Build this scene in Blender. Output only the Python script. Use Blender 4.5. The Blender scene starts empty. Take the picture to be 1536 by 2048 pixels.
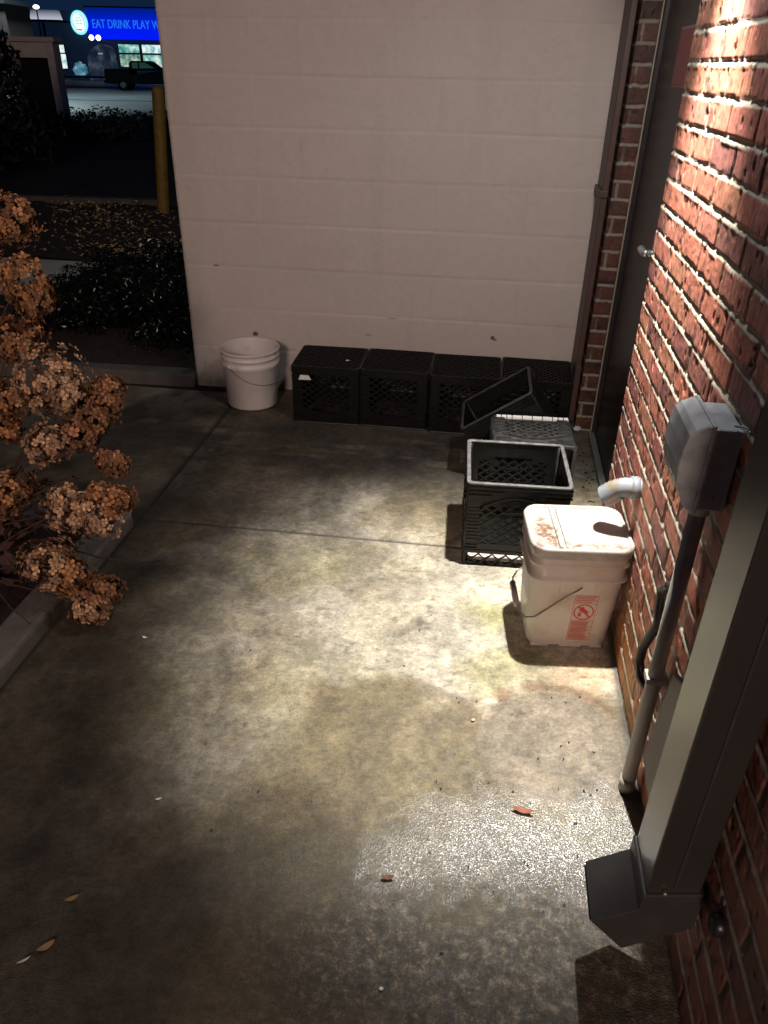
import bpy, bmesh, math, random
import numpy as np
from mathutils import Vector, Matrix
random.seed(7); RNG = np.random.default_rng(11)
SC = bpy.context.scene
COL = SC.collection
PI = math.pi

# ------------------------------------------------------------------ camera frame
CAM = Vector((-0.455064, -3.648576, 1.482052)); YAW, PITCH, ROLL, FPX = -0.130919, 0.533879, 0.021155, 1517.99
FH = Vector((math.sin(YAW), math.cos(YAW), 0)); RH = Vector((math.cos(YAW), -math.sin(YAW), 0))
fwd = Vector((math.sin(YAW)*math.cos(PITCH), math.cos(YAW)*math.cos(PITCH), -math.sin(PITCH)))
up0 = RH.cross(fwd)
rt = RH*math.cos(ROLL) + up0*math.sin(ROLL); up = -RH*math.sin(ROLL) + up0*math.cos(ROLL)
cd = bpy.data.cameras.new('camera'); cam = bpy.data.objects.new('camera', cd); COL.objects.link(cam)
m = Matrix((rt, up, -fwd)).transposed().to_4x4(); m.translation = CAM
cam.matrix_world = m
cd.sensor_fit = 'HORIZONTAL'; cd.sensor_width = 36; cd.lens = FPX/1536*36; cd.clip_start = 0.05; cd.clip_end = 1000
SC.camera = cam

# ------------------------------------------------------------------ helpers: objects
def tag(o, label=None, cat=None, group=None, kind=None):
    if label: o['label'] = label
    if cat: o['category'] = cat
    if group: o['group'] = group
    if kind: o['kind'] = kind
    return o
def thing(name, label, cat, loc=(0, 0, 0), rz=0, group=None):
    o = bpy.data.objects.new(name, None); COL.objects.link(o)
    o.location = loc; o.rotation_euler = (0, 0, rz); o.empty_display_size = .1
    return tag(o, label, cat, group)
def link(name, me, mat, parent=None, smooth=False):
    if mat is not None: me.materials.append(mat)
    if smooth:
        for p in me.polygons: p.use_smooth = True
    o = bpy.data.objects.new(name, me); COL.objects.link(o)
    if parent is not None: o.parent = parent
    return o
def obj(name, bm, mat, parent=None, smooth=False, bevel=0, auto=None):
    bmesh.ops.recalc_face_normals(bm, faces=bm.faces)
    me = bpy.data.meshes.new(name); bm.to_mesh(me); bm.free()
    o = link(name, me, mat, parent, smooth)
    if bevel:
        b = o.modifiers.new('bevel', 'BEVEL'); b.width = bevel; b.segments = 2; b.limit_method = 'ANGLE'; b.angle_limit = math.radians(40)
    return o
def copy_tree(o, parent=None):
    c = o.copy(); COL.objects.link(c)
    if parent is not None: c.parent = parent
    for ch in list(o.children): copy_tree(ch, c)
    return c
NB = bmesh.new
def box(bm, x0, x1, y0, y1, z0, z1, M=None):
    vs = [bm.verts.new((x, y, z)) for z in (z0, z1) for y in (y0, y1) for x in (x0, x1)]
    if M is not None:
        for v in vs: v.co = M @ v.co
    for f in ((0, 2, 3, 1), (4, 5, 7, 6), (0, 1, 5, 4), (2, 6, 7, 3), (0, 4, 6, 2), (1, 3, 7, 5)):
        bm.faces.new([vs[i] for i in f])
    return vs
def bar(bm, a, b, w, d, M=None, nrm=(0, 1, 0)):
    """a flat bar from a to b, width w in the plane, depth d along nrm"""
    a = Vector(a); b = Vector(b); t = (b-a).normalized(); n = Vector(nrm).normalized(); s = t.cross(n).normalized()
    vs = []
    for e in (a, b):
        for p, q in ((-1, -1), (1, -1), (1, 1), (-1, 1)):
            c = e + s*(p*w/2) + n*(q*d/2)
            vs.append(bm.verts.new(M @ c if M is not None else c))
    for f in ((0, 1, 2, 3), (7, 6, 5, 4), (0, 4, 5, 1), (1, 5, 6, 2), (2, 6, 7, 3), (3, 7, 4, 0)):
        bm.faces.new([vs[i] for i in f])
def tube(bm, pts, r, n=10, caps=True):
    pts = [Vector(p) for p in pts]
    rr = r if isinstance(r, (list, tuple)) else [r]*len(pts)
    rings = []; ref = None
    for i, p in enumerate(pts):
        t = (pts[min(i+1, len(pts)-1)] - pts[max(i-1, 0)]).normalized()
        if ref is None: ref = t.orthogonal().normalized()
        ref = (ref - t*ref.dot(t)).normalized(); b = t.cross(ref)
        rings.append([bm.verts.new(p + (ref*math.cos(2*PI*k/n) + b*math.sin(2*PI*k/n))*rr[i]) for k in range(n)])
    for A, B in zip(rings, rings[1:]):
        for k in range(n): bm.faces.new((A[k], A[(k+1) % n], B[(k+1) % n], B[k]))
    if caps:
        bm.faces.new(rings[0][::-1]); bm.faces.new(rings[-1])
def lathe(bm, prof, n=48, c=(0, 0), close=False):
    rings = [[bm.verts.new((c[0]+r*math.cos(2*PI*k/n), c[1]+r*math.sin(2*PI*k/n), z)) for k in range(n)] for r, z in prof]
    for A, B in zip(rings, rings[1:]):
        for k in range(n): bm.faces.new((A[k], A[(k+1) % n], B[(k+1) % n], B[k]))
    return rings
def rrect(w, d, r, n=6, cx=0, cy=0):
    P = []
    for sx, sy, a0 in ((1, 1, 0), (-1, 1, 90), (-1, -1, 180), (1, -1, 270)):
        for k in range(n+1):
            a = math.radians(a0 + 90*k/n); P.append((cx+sx*(w/2-r)+r*math.cos(a), cy+sy*(d/2-r)+r*math.sin(a)))
    return P
def loft(bm, secs, cap0=True, cap1=True):
    rings = [[bm.verts.new(p) for p in s] for s in secs]
    n = len(rings[0])
    for A, B in zip(rings, rings[1:]):
        for k in range(n): bm.faces.new((A[k], A[(k+1) % n], B[(k+1) % n], B[k]))
    if cap0: bm.faces.new(rings[0][::-1])
    if cap1: bm.faces.new(rings[-1])
    return rings
def prism(bm, poly, e0, e1, axis):
    """extrude a closed 2-D polygon along an axis (0,1,2) between e0 and e1"""
    def mk(p, e):
        q = list(p); q.insert(axis, e); return q
    A = [bm.verts.new(mk(p, e0)) for p in poly]; B = [bm.verts.new(mk(p, e1)) for p in poly]
    n = len(poly)
    for k in range(n): bm.faces.new((A[k], A[(k+1) % n], B[(k+1) % n], B[k]))
    bm.faces.new(A[::-1]); bm.faces.new(B)

# ------------------------------------------------------------------ helpers: noise and height fields
def vnoise(U, V, f, seed):
    r = np.random.default_rng(seed); T = r.random((256, 256))
    u = U*f+1000; v = V*f+1000; i = np.floor(u).astype(int); j = np.floor(v).astype(int)
    a = u-i; b = v-j; a = a*a*(3-2*a); b = b*b*(3-2*b)
    g = lambda x, y: T[x % 256, y % 256]
    return (g(i, j)*(1-a)+g(i+1, j)*a)*(1-b) + (g(i, j+1)*(1-a)+g(i+1, j+1)*a)*b
def fbm(U, V, f, seed, o=4, g=.5):
    s = 0; w = 1; t = 0
    for k in range(o):
        s = s+w*vnoise(U, V, f*2**k, seed+k*17); t += w; w *= g
    return s/t
def sstep(a, b, x):
    t = np.clip((x-a)/(b-a), 0, 1); return t*t*(3-2*t)
def mixc(c, d, m): return c*(1-m[..., None]) + np.array(d, float)*m[..., None]
def grid_mesh(name, P, color=None, rough=None, grit=None):
    """P (n,m,3) grid of points to a mesh with point attributes"""
    n, mm = P.shape[:2]
    me = bpy.data.meshes.new(name)
    idx = np.arange(n*mm).reshape(n, mm)
    q = np.stack([idx[:-1, :-1], idx[1:, :-1], idx[1:, 1:], idx[:-1, 1:]], -1).reshape(-1)
    nf = len(q)//4
    me.vertices.add(n*mm); me.vertices.foreach_set('co', P.reshape(-1).astype(np.float32))
    me.loops.add(len(q)); me.loops.foreach_set('vertex_index', q.astype(np.int32))
    me.polygons.add(nf); me.polygons.foreach_set('loop_start', np.arange(0, nf*4, 4, dtype=np.int32))
    me.polygons.foreach_set('loop_total', np.full(nf, 4, dtype=np.int32))
    me.update(calc_edges=True)
    if color is not None:
        a = me.attributes.new('tint', 'FLOAT_COLOR', 'POINT')
        c = np.ones((n*mm, 4), np.float32); c[:, :3] = np.clip(color.reshape(-1, 3), 0, 1); a.data.foreach_set('color', c.reshape(-1))
    if rough is not None:
        a = me.attributes.new('gloss', 'FLOAT', 'POINT'); a.data.foreach_set('value', rough.reshape(-1).astype(np.float32))
    if grit is not None:
        a = me.attributes.new('grit', 'FLOAT', 'POINT'); a.data.foreach_set('value', grit.reshape(-1).astype(np.float32))
    me.polygons.foreach_set('use_smooth', np.ones(nf, dtype=bool))
    return me

# ------------------------------------------------------------------ helpers: materials
def mat(name, col, rough=.6, metal=0, spec=.5, noise=None, bump=None, emit=None, estr=0, coat=0):
    """noise=(scale, other colour, lo, hi); bump=(scale, strength)"""
    M = bpy.data.materials.new(name); M.use_nodes = True
    N = M.node_tree.nodes; L = M.node_tree.links; B = N['Principled BSDF']
    B.inputs['Base Color'].default_value = (*col, 1); B.inputs['Roughness'].default_value = rough
    B.inputs['Metallic'].default_value = metal; B.inputs['Specular IOR Level'].default_value = spec
    if coat: B.inputs['Coat Weight'].default_value = coat
    if noise or bump:
        tc = N.new('ShaderNodeTexCoord')
    if noise:
        t = N.new('ShaderNodeTexNoise'); t.inputs['Scale'].default_value = noise[0]; t.inputs['Detail'].default_value = 6
        L.new(tc.outputs['Object'], t.inputs['Vector'])
        r = N.new('ShaderNodeValToRGB'); r.color_ramp.elements[0].position = noise[2]; r.color_ramp.elements[1].position = noise[3]
        r.color_ramp.elements[0].color = (*col, 1); r.color_ramp.elements[1].color = (*noise[1], 1)
        L.new(t.outputs['Fac'], r.inputs['Fac']); L.new(r.outputs['Color'], B.inputs['Base Color'])
    if bump:
        t2 = N.new('ShaderNodeTexNoise'); t2.inputs['Scale'].default_value = bump[0]; t2.inputs['Detail'].default_value = 5
        L.new(tc.outputs['Object'], t2.inputs['Vector'])
        b = N.new('ShaderNodeBump'); b.inputs['Strength'].default_value = bump[1]; b.inputs['Distance'].default_value = .01
        L.new(t2.outputs['Fac'], b.inputs['Height']); L.new(b.outputs['Normal'], B.inputs['Normal'])
    if emit:
        B.inputs['Emission Color'].default_value = (*emit, 1); B.inputs['Emission Strength'].default_value = estr
    return M
def attr_mat(name, rough=.8, fine=(260, .25), bump=(300, .3, .002), gloss=False, spec=.5):
    """base colour from the 'tint' attribute, broken up by fine procedural noise"""
    M = bpy.data.materials.new(name); M.use_nodes = True
    N = M.node_tree.nodes; L = M.node_tree.links; B = N['Principled BSDF']
    B.inputs['Roughness'].default_value = rough; B.inputs['Specular IOR Level'].default_value = spec
    a = N.new('ShaderNodeAttribute'); a.attribute_name = 'tint'
    g = N.new('ShaderNodeNewGeometry')
    t = N.new('ShaderNodeTexNoise'); t.inputs['Scale'].default_value = fine[0]; t.inputs['Detail'].default_value = 4; t.inputs['Roughness'].default_value = .7
    L.new(g.outputs['Position'], t.inputs['Vector'])
    mr = N.new('ShaderNodeMapRange'); mr.inputs['From Min'].default_value = .3; mr.inputs['From Max'].default_value = .7
    mr.inputs['To Min'].default_value = 1-fine[1]; mr.inputs['To Max'].default_value = 1+fine[1]
    L.new(t.outputs['Fac'], mr.inputs['Value'])
    mx = N.new('ShaderNodeVectorMath'); mx.operation = 'SCALE'
    L.new(a.outputs['Color'], mx.inputs[0]); L.new(mr.outputs['Result'], mx.inputs['Scale']); L.new(mx.outputs[0], B.inputs['Base Color'])
    t2 = N.new('ShaderNodeTexNoise'); t2.inputs['Scale'].default_value = bump[0]; t2.inputs['Detail'].default_value = 3
    L.new(g.outputs['Position'], t2.inputs['Vector'])
    b = N.new('ShaderNodeBump'); b.inputs['Strength'].default_value = bump[1]; b.inputs['Distance'].default_value = bump[2]
    L.new(t2.outputs['Fac'], b.inputs['Height']); L.new(b.outputs['Normal'], B.inputs['Normal'])
    if gloss:
        h = N.new('ShaderNodeAttribute'); h.attribute_name = 'gloss'
        L.new(h.outputs['Fac'], B.inputs['Roughness'])
        ga = N.new('ShaderNodeAttribute'); ga.attribute_name = 'grit'
        gn = N.new('ShaderNodeTexNoise'); gn.inputs['Scale'].default_value = 42; gn.inputs['Detail'].default_value = 10; gn.inputs['Roughness'].default_value = .86; gn.inputs['Distortion'].default_value = .0
        L.new(g.outputs['Position'], gn.inputs['Vector'])
        gr = N.new('ShaderNodeValToRGB'); E_ = gr.color_ramp.elements
        E_[0].position = .40; E_[0].color = (.03, .03, .026, 1); E_[1].position = .64; E_[1].color = (.40, .325, .24, 1); k_ = E_.new(.52); k_.color = (.10, .09, .07, 1)
        L.new(gn.outputs['Fac'], gr.inputs['Fac'])
        gm = N.new('ShaderNodeMix'); gm.data_type = 'RGBA'; L.new(ga.outputs['Fac'], gm.inputs[0]); L.new(mx.outputs[0], gm.inputs[6]); L.new(gr.outputs['Color'], gm.inputs[7])
        L.new(gm.outputs[2], B.inputs['Base Color'])
        w = N.new('ShaderNodeMapRange'); w.inputs['From Min'].default_value = .5; w.inputs['From Max'].default_value = .31; L.new(h.outputs['Fac'], w.inputs['Value'])
        L.new(w.outputs['Result'], B.inputs['Coat Weight']); B.inputs['Coat Roughness'].default_value = .36; B.inputs['Coat IOR'].default_value = 2.35
        bc = N.new('ShaderNodeBump'); bc.inputs['Strength'].default_value = 1; bc.inputs['Distance'].default_value = .0016
        vz = N.new('ShaderNodeTexVoronoi'); vz.inputs['Scale'].default_value = 230; L.new(g.outputs['Position'], vz.inputs['Vector'])
        L.new(vz.outputs['Distance'], bc.inputs['Height']); L.new(bc.outputs['Normal'], B.inputs['Coat Normal'])
    return M
def emis(name, col, s):
    M = bpy.data.materials.new(name); M.use_nodes = True
    N = M.node_tree.nodes; L = M.node_tree.links; N.remove(N['Principled BSDF'])
    e = N.new('ShaderNodeEmission'); e.inputs['Color'].default_value = (*col, 1); e.inputs['Strength'].default_value = s
    L.new(e.outputs[0], N['Material Output'].inputs['Surface']); return M

# ------------------------------------------------------------------ world: night sky
W = bpy.data.worlds.new('World'); SC.world = W; W.use_nodes = True
wn = W.node_tree.nodes; wl = W.node_tree.links; bg = wn['Background']
tc = wn.new('ShaderNodeTexCoord'); sp = wn.new('ShaderNodeSeparateXYZ'); cr = wn.new('ShaderNodeValToRGB')
wl.new(tc.outputs['Generated'], sp.inputs[0]); wl.new(sp.outputs['Z'], cr.inputs['Fac'])
e = cr.color_ramp.elements
e[0].position = 0; e[0].color = (.006, .018, .036, 1); e[1].position = .45; e[1].color = (.002, .004, .012, 1)
k = cr.color_ramp.elements.new(.07); k.color = (.0035, .013, .042, 1)
wl.new(cr.outputs['Color'], bg.inputs['Color']); bg.inputs['Strength'].default_value = 1.0

# ------------------------------------------------------------------ lights
LAMP = Vector((-.16, -1.6, 2.1))
def lamp(name, kind, loc, power, col, rad=.03, aim=None, size=None, blend=None):
    d = bpy.data.lights.new(name, kind); d.energy = power; d.color = col; d.shadow_soft_size = rad
    if size: d.spot_size = math.radians(size); d.spot_blend = blend
    o = bpy.data.objects.new(name, d); COL.objects.link(o); o.location = loc
    if aim is not None: o.rotation_euler = (Vector(aim)-Vector(loc)).to_track_quat('-Z', 'Y').to_euler()
    return o
lamp('wall_lamp_beam', 'SPOT', LAMP, 455, (1, .955, .875), .025, (LAMP.x-.13, LAMP.y-.16, 0), 59, .72)
lamp('wall_lamp_spill', 'SPOT', LAMP, 26, (.90, .97, 1), .04, (LAMP.x-.3, LAMP.y+.3, 0), 170, .6)
lamp('warm_fill_light', 'POINT', (-1.0, -13, 5.0), 2050, (1, .73, .62), 1.0)  # unseen fill added behind the camera to brighten the block wall
lamp('side_lamp_light', 'POINT', (-1.2, 2.2, 2.5), 36, (.95, 1, .95), .12)
PL = CAM + FH*44 - RH*19 + Vector((0, 0, 6))
lamp('parking_lamp_light', 'SPOT', PL, 5600, (.72, .95, 1), .3, PL-Vector((0, 0, 5)), 142, .25)

# ------------------------------------------------------------------ materials
BLACK = mat('black_plastic', (.006, .0065, .0065), .4, noise=(38, (.018, .018, .017), .55, .85), bump=(220, .15), spec=.22)
BLACKDUST = mat('dusty_black_plastic', (.02, .021, .021), .45, noise=(45, (.06, .06, .058), .4, .75), bump=(220, .2))
WHITEB = mat('white_bucket_plastic', (.62, .58, .56), .42, noise=(9, (.5, .42, .35), .6, .8))
WHITEP = mat('white_pail_plastic', (.52, .47, .40), .4, noise=(11, (.36, .29, .21), .5, .8))
RED = mat('red_print', (.5, .055, .035), .6)
REDPALE = mat('pale_red_print', (.48, .14, .10), .6)
WIRE = mat('galvanised_wire', (.35, .33, .3), .4, .8)
GREYGRIP = mat('grey_grip_plastic', (.3, .28, .25), .5)
BRONZE = mat('dark_painted_downspout', (.036, .035, .031), .35, 0, .5, noise=(5, (.03, .029, .026), .4, .7), coat=.42)
BRONZE.node_tree.nodes['Principled BSDF'].inputs['Coat IOR'].default_value = 1.5; BRONZE.node_tree.nodes['Principled BSDF'].inputs['Coat Roughness'].default_value = .2
ELBOWM = mat('dark_painted_metal', (.045, .043, .043), .5, .2, noise=(20, (.06, .058, .057), .4, .7))
CONDUITM = mat('grey_conduit_paint', (.48, .44, .38), .42, .0, noise=(20, (.40, .37, .32), .4, .7))
BOXM = mat('grey_weatherproof_box', (.36, .375, .39), .5, noise=(30, (.25, .26, .265), .4, .7), bump=(150, .05))
PVC = mat('white_pvc', (.20, .23, .265), .4, noise=(30, (.24, .195, .135), .48, .58))
DARKHOLE = mat('dark_inside', (.01, .01, .01), .9)
DOORM = mat('black_door_paint', (.024, .018, .019), .38, noise=(6, (.034, .034, .034), .4, .7), bump=(40, .04))
FRAMEM = mat('grey_frame_paint', (.11, .11, .10), .5)
CHROME = mat('brushed_steel', (.75, .75, .74), .42, .85)
SIGNRED = mat('faded_red_sign', (.36, .09, .085), .55, noise=(20, (.30, .08, .08), .4, .7))
SIGNEDGE = mat('pale_sign_edge', (.4, .22, .2), .55)
TRIMM = mat('brown_trim_paint', (.085, .045, .036), .5, noise=(15, (.06, .035, .03), .4, .7))
RUBBER = mat('black_rubber', (.015, .015, .016), .35)
PAPER = mat('white_paper', (.75, .74, .7), .8)
LINER = mat('bright_floor_liner', (.62, .57, .5), .8, noise=(30, (.5, .44, .37), .45, .7))
NUB = mat('lit_slot_white', (.92, .92, .9), .5)  # near-white colour that paints the slot row as brightly lit

# ------------------------------------------------------------------ terrain and far ground (frame of the distant car park)
def bgp(D, s, z): return CAM + FH*D + RH*s + Vector((0, 0, z-CAM.z))
def gz(D): return -.0085*max(D-8, 0)
asphalt = mat('dark_asphalt', (.010, .010, .010), .85, noise=(3, (.022, .022, .021), .4, .7), bump=(90, .4))
def sheet(name, quads, m, kind='structure', parent=None):
    bm = NB()
    for q in quads: bm.faces.new([bm.verts.new(p) for p in q])
    o = obj(name, bm, m, parent); o['kind'] = kind; return o
def strip(D0, D1, s0, s1, dz, n=1):
    Q = []
    for i in range(n):
        a = D0+(D1-D0)*i/n; b = D0+(D1-D0)*(i+1)/n
        Q.append((bgp(a, s0, gz(a)+dz), bgp(a, s1, gz(a)+dz), bgp(b, s1, gz(b)+dz), bgp(b, s0, gz(b)+dz)))
    return Q
sheet('ground', strip(-40, 8, -120, 120, -.012) + strip(8, 700, -500, 500, -.012), asphalt)
LOT = mat('wet_parking_asphalt', (.07, .085, .09), .55, noise=(.5, (.11, .125, .13), .35, .7), bump=(30, .3))
sheet('parking_lot', strip(19.5, 99, -90, 40, -.004), LOT)
BAND = mat('dark_kerb_island', (.012, .014, .016), .9)
sheet('parking_island', strip(63, 68, -80, 10, .02), BAND)
sheet('parking_seam', strip(40.5, 41.2, -20, -5, .002), BAND)

# ------------------------------------------------------------------ concrete slabs (height field with stains)
def concrete_color(X, Y):
    n1 = fbm(X, Y, 3, 1); n2 = fbm(X, Y, 14, 5); n3 = fbm(X, Y, 60, 9, 3); nx = fbm(X, Y, 5, 21)-.5; ny = fbm(X, Y, 5, 31)-.5
    Xw = X+.25*nx; Yw = Y+.25*ny
    c = np.ones(X.shape+(3,))*np.array([.23, .19, .125])
    c = mixc(c, (.30, .275, .23), sstep(.45, .62, n1)*.7)
    c = mixc(c, (.16, .13, .075), sstep(.46, .64, fbm(X, Y, 2.2, 41))*.75)
    c = mixc(c, (.13, .11, .08), sstep(.52, .66, fbm(X*1.5+Y*.3, Y*.8, 5, 43, 5, .6))*.6)
    # pale zone around the pail, towards the wall
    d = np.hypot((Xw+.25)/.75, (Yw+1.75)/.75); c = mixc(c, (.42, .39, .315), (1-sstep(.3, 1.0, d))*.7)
    # dark stain band on the far side, darker tone on the left
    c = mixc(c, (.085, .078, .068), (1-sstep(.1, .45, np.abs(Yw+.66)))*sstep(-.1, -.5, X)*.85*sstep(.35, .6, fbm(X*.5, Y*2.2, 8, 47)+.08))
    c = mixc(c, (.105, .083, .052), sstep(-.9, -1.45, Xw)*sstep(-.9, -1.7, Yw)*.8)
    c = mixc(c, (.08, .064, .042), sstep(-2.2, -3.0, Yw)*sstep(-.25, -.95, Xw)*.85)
    c = mixc(c, (.05, .045, .035), sstep(.56, .72, fbm(X, Y, 6, 51))*sstep(-.8, -1.3, X)*.6)
    # yellow-green staining
    for (x, y, r, s) in ((-.40, -1.72, .13, .7), (-.28, -1.98, .16, .5), (-.48, -2.38, .22, .45), (-.75, -2.2, .3, .3), (-.1, -2.5, .12, .5), (-1.0, -1.55, .25, .25)):
        c = mixc(c, (.33, .31, .12), (1-sstep(.2, 1.1, np.hypot(Xw-x, Yw-y)/r))*s)
    # rust tint between the pail and the ring
    c = mixc(c, (.5, .33, .19), (1-sstep(.1, 1, np.hypot((Xw+.08)/.16, (Yw+1.99)/.09)))*.65)
    # ring left by a pot
    R = np.hypot(X+.19+.02*nx, (Y+2.235)+.02*ny); ang = np.arctan2(Y+2.235, X+.19)
    c = mixc(c, (.30, .255, .21), (1-sstep(.19, .215, R))*.75)
    c = mixc(c, (.30, .19, .11), np.exp(-((R-.205)/.018)**2)*sstep(.1, .8, np.sin(ang))*.9)
    c = mixc(c, (.14, .115, .08), np.exp(-((R-.172)/.003)**2)*.6*sstep(.35, .6, n2+.15))
    # darker damp area next to the ring, crust of lime along its rim
    edge = Yw+2.07+.12*np.sin(X*9)*.3
    damp = sstep(.03, -.03, edge)*sstep(-.95, -.8, X)
    c = mixc(c, (.165, .128, .070), damp*.85*(1-.5*(R < .2)))
    c = mixc(c, (.5, .47, .36), np.exp(-(edge/.03)**2)*sstep(-.62, -.5, X)*sstep(-.22, -.32, X)*sstep(.5, .66, n2)*.9)
    for (x, y, rx, ry) in ((-.62, -1.9, .02, .06), (-.585, -2.02, .014, .04), (-.36, -2.10, .05, .022), (-.45, -2.10, .05, .018), (-.75, -1.36, .02, .02), (-1.25, -1.42, .06, .03), (-1.05, -.78, .08, .03), (-1.35, -1.02, .07, .03)):
        c = mixc(c, (.17, .14, .11), (1-sstep(.6, 1.1, np.hypot((Xw-x-.1*nx)/rx, (Yw-y)/ry)))*.6)
    for (x, y, r) in ((-1.4, -1.55, .07), (-1.5, -1.62, .08), (-1.38, -1.42, .06), (-1.55, -1.2, .05)):
        c = mixc(c, (.27, .25, .22), (1-sstep(.3, 1.1, np.hypot(Xw-x, Yw-y)/r))*.6)
    # speckled grit in the foreground: pale flecks on near-black dirt
    z = sstep(-2.56, -2.82, Yw+.25*(fbm(X, Y, 14, 179)-.5))*sstep(-1.0, -.5, X+.3*(fbm(X, Y, 10, 180)-.5))
    global GRIT
    GRIT = z*.95*(.55+.45*sstep(.3, .6, fbm(X, Y, 7, 177)))
    c = mixc(c, (.02, .02, .018), (1-sstep(.3, 1, np.hypot((Xw+.1)/.22, (Yw+2.98)/.14)))*.75)
    c = c*(1.03-.42*sstep(.4, 1.4, np.hypot(Xw+.22, Yw+1.72)))[..., None]  # falloff of the lamp pool painted into the concrete colour
    # finger-nail sized pits and general mottling
    c = c*(.60+.80*n3)[..., None]*(.78+.44*n2)[..., None]*(.8+.4*fbm(X*.6, Y*1.8, 110, 151, 2))[..., None]
    c = mixc(c, (.08, .07, .055), sstep(.70, .78, fbm(X+.02*n2, Y*1.3, 37, 91, 3))*.5)
    c = c*(.78+.44*sstep(.3, .7, fbm(X, Y, 8, 141, 5, .6)))[..., None]
    # dirt along the joints and along the wall
    for j in (Y+1.362,): c = mixc(c, (.03, .027, .022), np.exp(-(j/.006)**2)*.95)
    c = mixc(c, (.03, .027, .022), np.exp(-((X+1.68)/.012)**2)*.9)
    c = mixc(c, (.05, .045, .04), np.exp(-((X+.004)/.012)**2)*sstep(-1.29, -1.33, Y)*.8)
    return c
def slab(name, x0, x1, y0, y1, step, z=0.):
    xs = np.arange(x0, x1+step*.5, step); ys = np.arange(y0, y1+step*.5, step)
    X, Y = np.meshgrid(xs, ys, indexing='ij')
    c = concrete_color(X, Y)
    Z = z+.0012*(fbm(X, Y, 25, 3)-.5)+.004*(fbm(X, Y, 1.5, 8)-.5)
    Z = Z-.006*np.exp(-((Y+1.362)/.006)**2)-.006*np.exp(-((X+1.68)/.008)**2)
    wet = sstep(-2.05, -2.3, Y+.2*(fbm(X, Y, 4, 77)-.5))*sstep(-1.0, -.5, X)
    wp = (1-sstep(.0, 1.55, np.hypot((X+.24)/.58, (Y+2.525-.30*(X+.24)*(X < -.24))/(.13+.10*np.clip(X+.35, 0, .3)))+.8*(fbm(X, Y, 9, 88)-.5)+.5*(fbm(X, Y, 50, 89)-.5)))
    c = mixc(c, (.10, .098, .09), wp*.6)
    g = .74-.24*wet-.16*wp+.12*(fbm(X, Y, 40, 13)-.5)
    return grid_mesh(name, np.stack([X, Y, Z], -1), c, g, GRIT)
CONC = attr_mat('stained_concrete', .6, (110, .5), (260, .75, .0045), gloss=True)
for n_ in CONC.node_tree.nodes:
    if n_.type == 'TEX_NOISE' and abs(n_.inputs['Scale'].default_value-110) < .1: n_.inputs['Detail'].default_value = 10; n_.inputs['Roughness'].default_value = .78
CONC.node_tree.nodes['Principled BSDF'].inputs['Specular IOR Level'].default_value = .5
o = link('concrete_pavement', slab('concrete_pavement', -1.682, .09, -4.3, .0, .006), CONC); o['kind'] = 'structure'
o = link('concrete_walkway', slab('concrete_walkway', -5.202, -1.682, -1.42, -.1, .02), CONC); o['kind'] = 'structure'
padm = mat('pale_concrete', (.42, .44, .39), .8, noise=(6, (.34, .36, .31), .4, .7), bump=(120, .3))
bm = NB(); box(bm, -6.5, -3.62, 1.45, 2.5, -.1, .0); o = obj('sidewalk_pad', bm, padm); o['kind'] = 'structure'
# planting beds and kerbs
SOIL = mat('dark_mulch', (.014, .008, .006), .95, noise=(40, (.034, .016, .012), .45, .7), bump=(60, 1))
def bed(name, x0, x1, y0, y1, z, step=.05):
    xs = np.arange(x0, x1+step*.5, step); ys = np.arange(y0, y1+step*.5, step); X, Y = np.meshgrid(xs, ys, indexing='ij')
    Z = z+.05*(fbm(X, Y, 6, 4)-.5)
    o = link(name, grid_mesh(name, np.stack([X, Y, Z], -1)), SOIL); o['kind'] = 'structure'; return o
bed('planting_bed', -4.6, -1.80, -4.3, -1.45, .02)
bed('planting_bed', -3.6, -1.2, .03, 3.0, .03)
bed('planting_bed', -9, 1, 2.55, 5.6, .0)
KERBM = mat('kerb_concrete', (.20, .18, .16), .85, noise=(10, (.13, .115, .10), .4, .7), bump=(150, .4))
KERBD = mat('dark_kerb_concrete', (.10, .09, .08), .9, noise=(10, (.06, .055, .048), .4, .7), bump=(150, .4))  # darker copy of the kerb colour for the far kerbs
def kerb(name, poly, h, km=None):
    bm = NB(); A = [bm.verts.new((x, y, -.05)) for x, y in poly]; B = [bm.verts.new((x, y, h)) for x, y in poly]
    n = len(poly)
    for i in range(n): bm.faces.new((A[i], A[(i+1) % n], B[(i+1) % n], B[i]))
    bm.faces.new(B); bm.faces.new(A[::-1])
    o = obj(name, bm, km or KERBM, bevel=.012); o['kind'] = 'structure'; return o
kerb('kerb', [(-1.682, -4.3), (-1.682, -1.40), (-4.6, -1.40), (-4.6, -1.50), (-1.79, -1.50), (-1.79, -4.3)], .05)
kerb('kerb', [(-1.955, -.03), (-1.955, .07), (-5.0, -.04), (-5.0, -.14)], .06, KERBD)
kerb('kerb', [(-1, 5.6), (-1, 5.72), (-9.5, 5.1), (-9.5, 4.98)], .06, KERBD)

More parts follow.
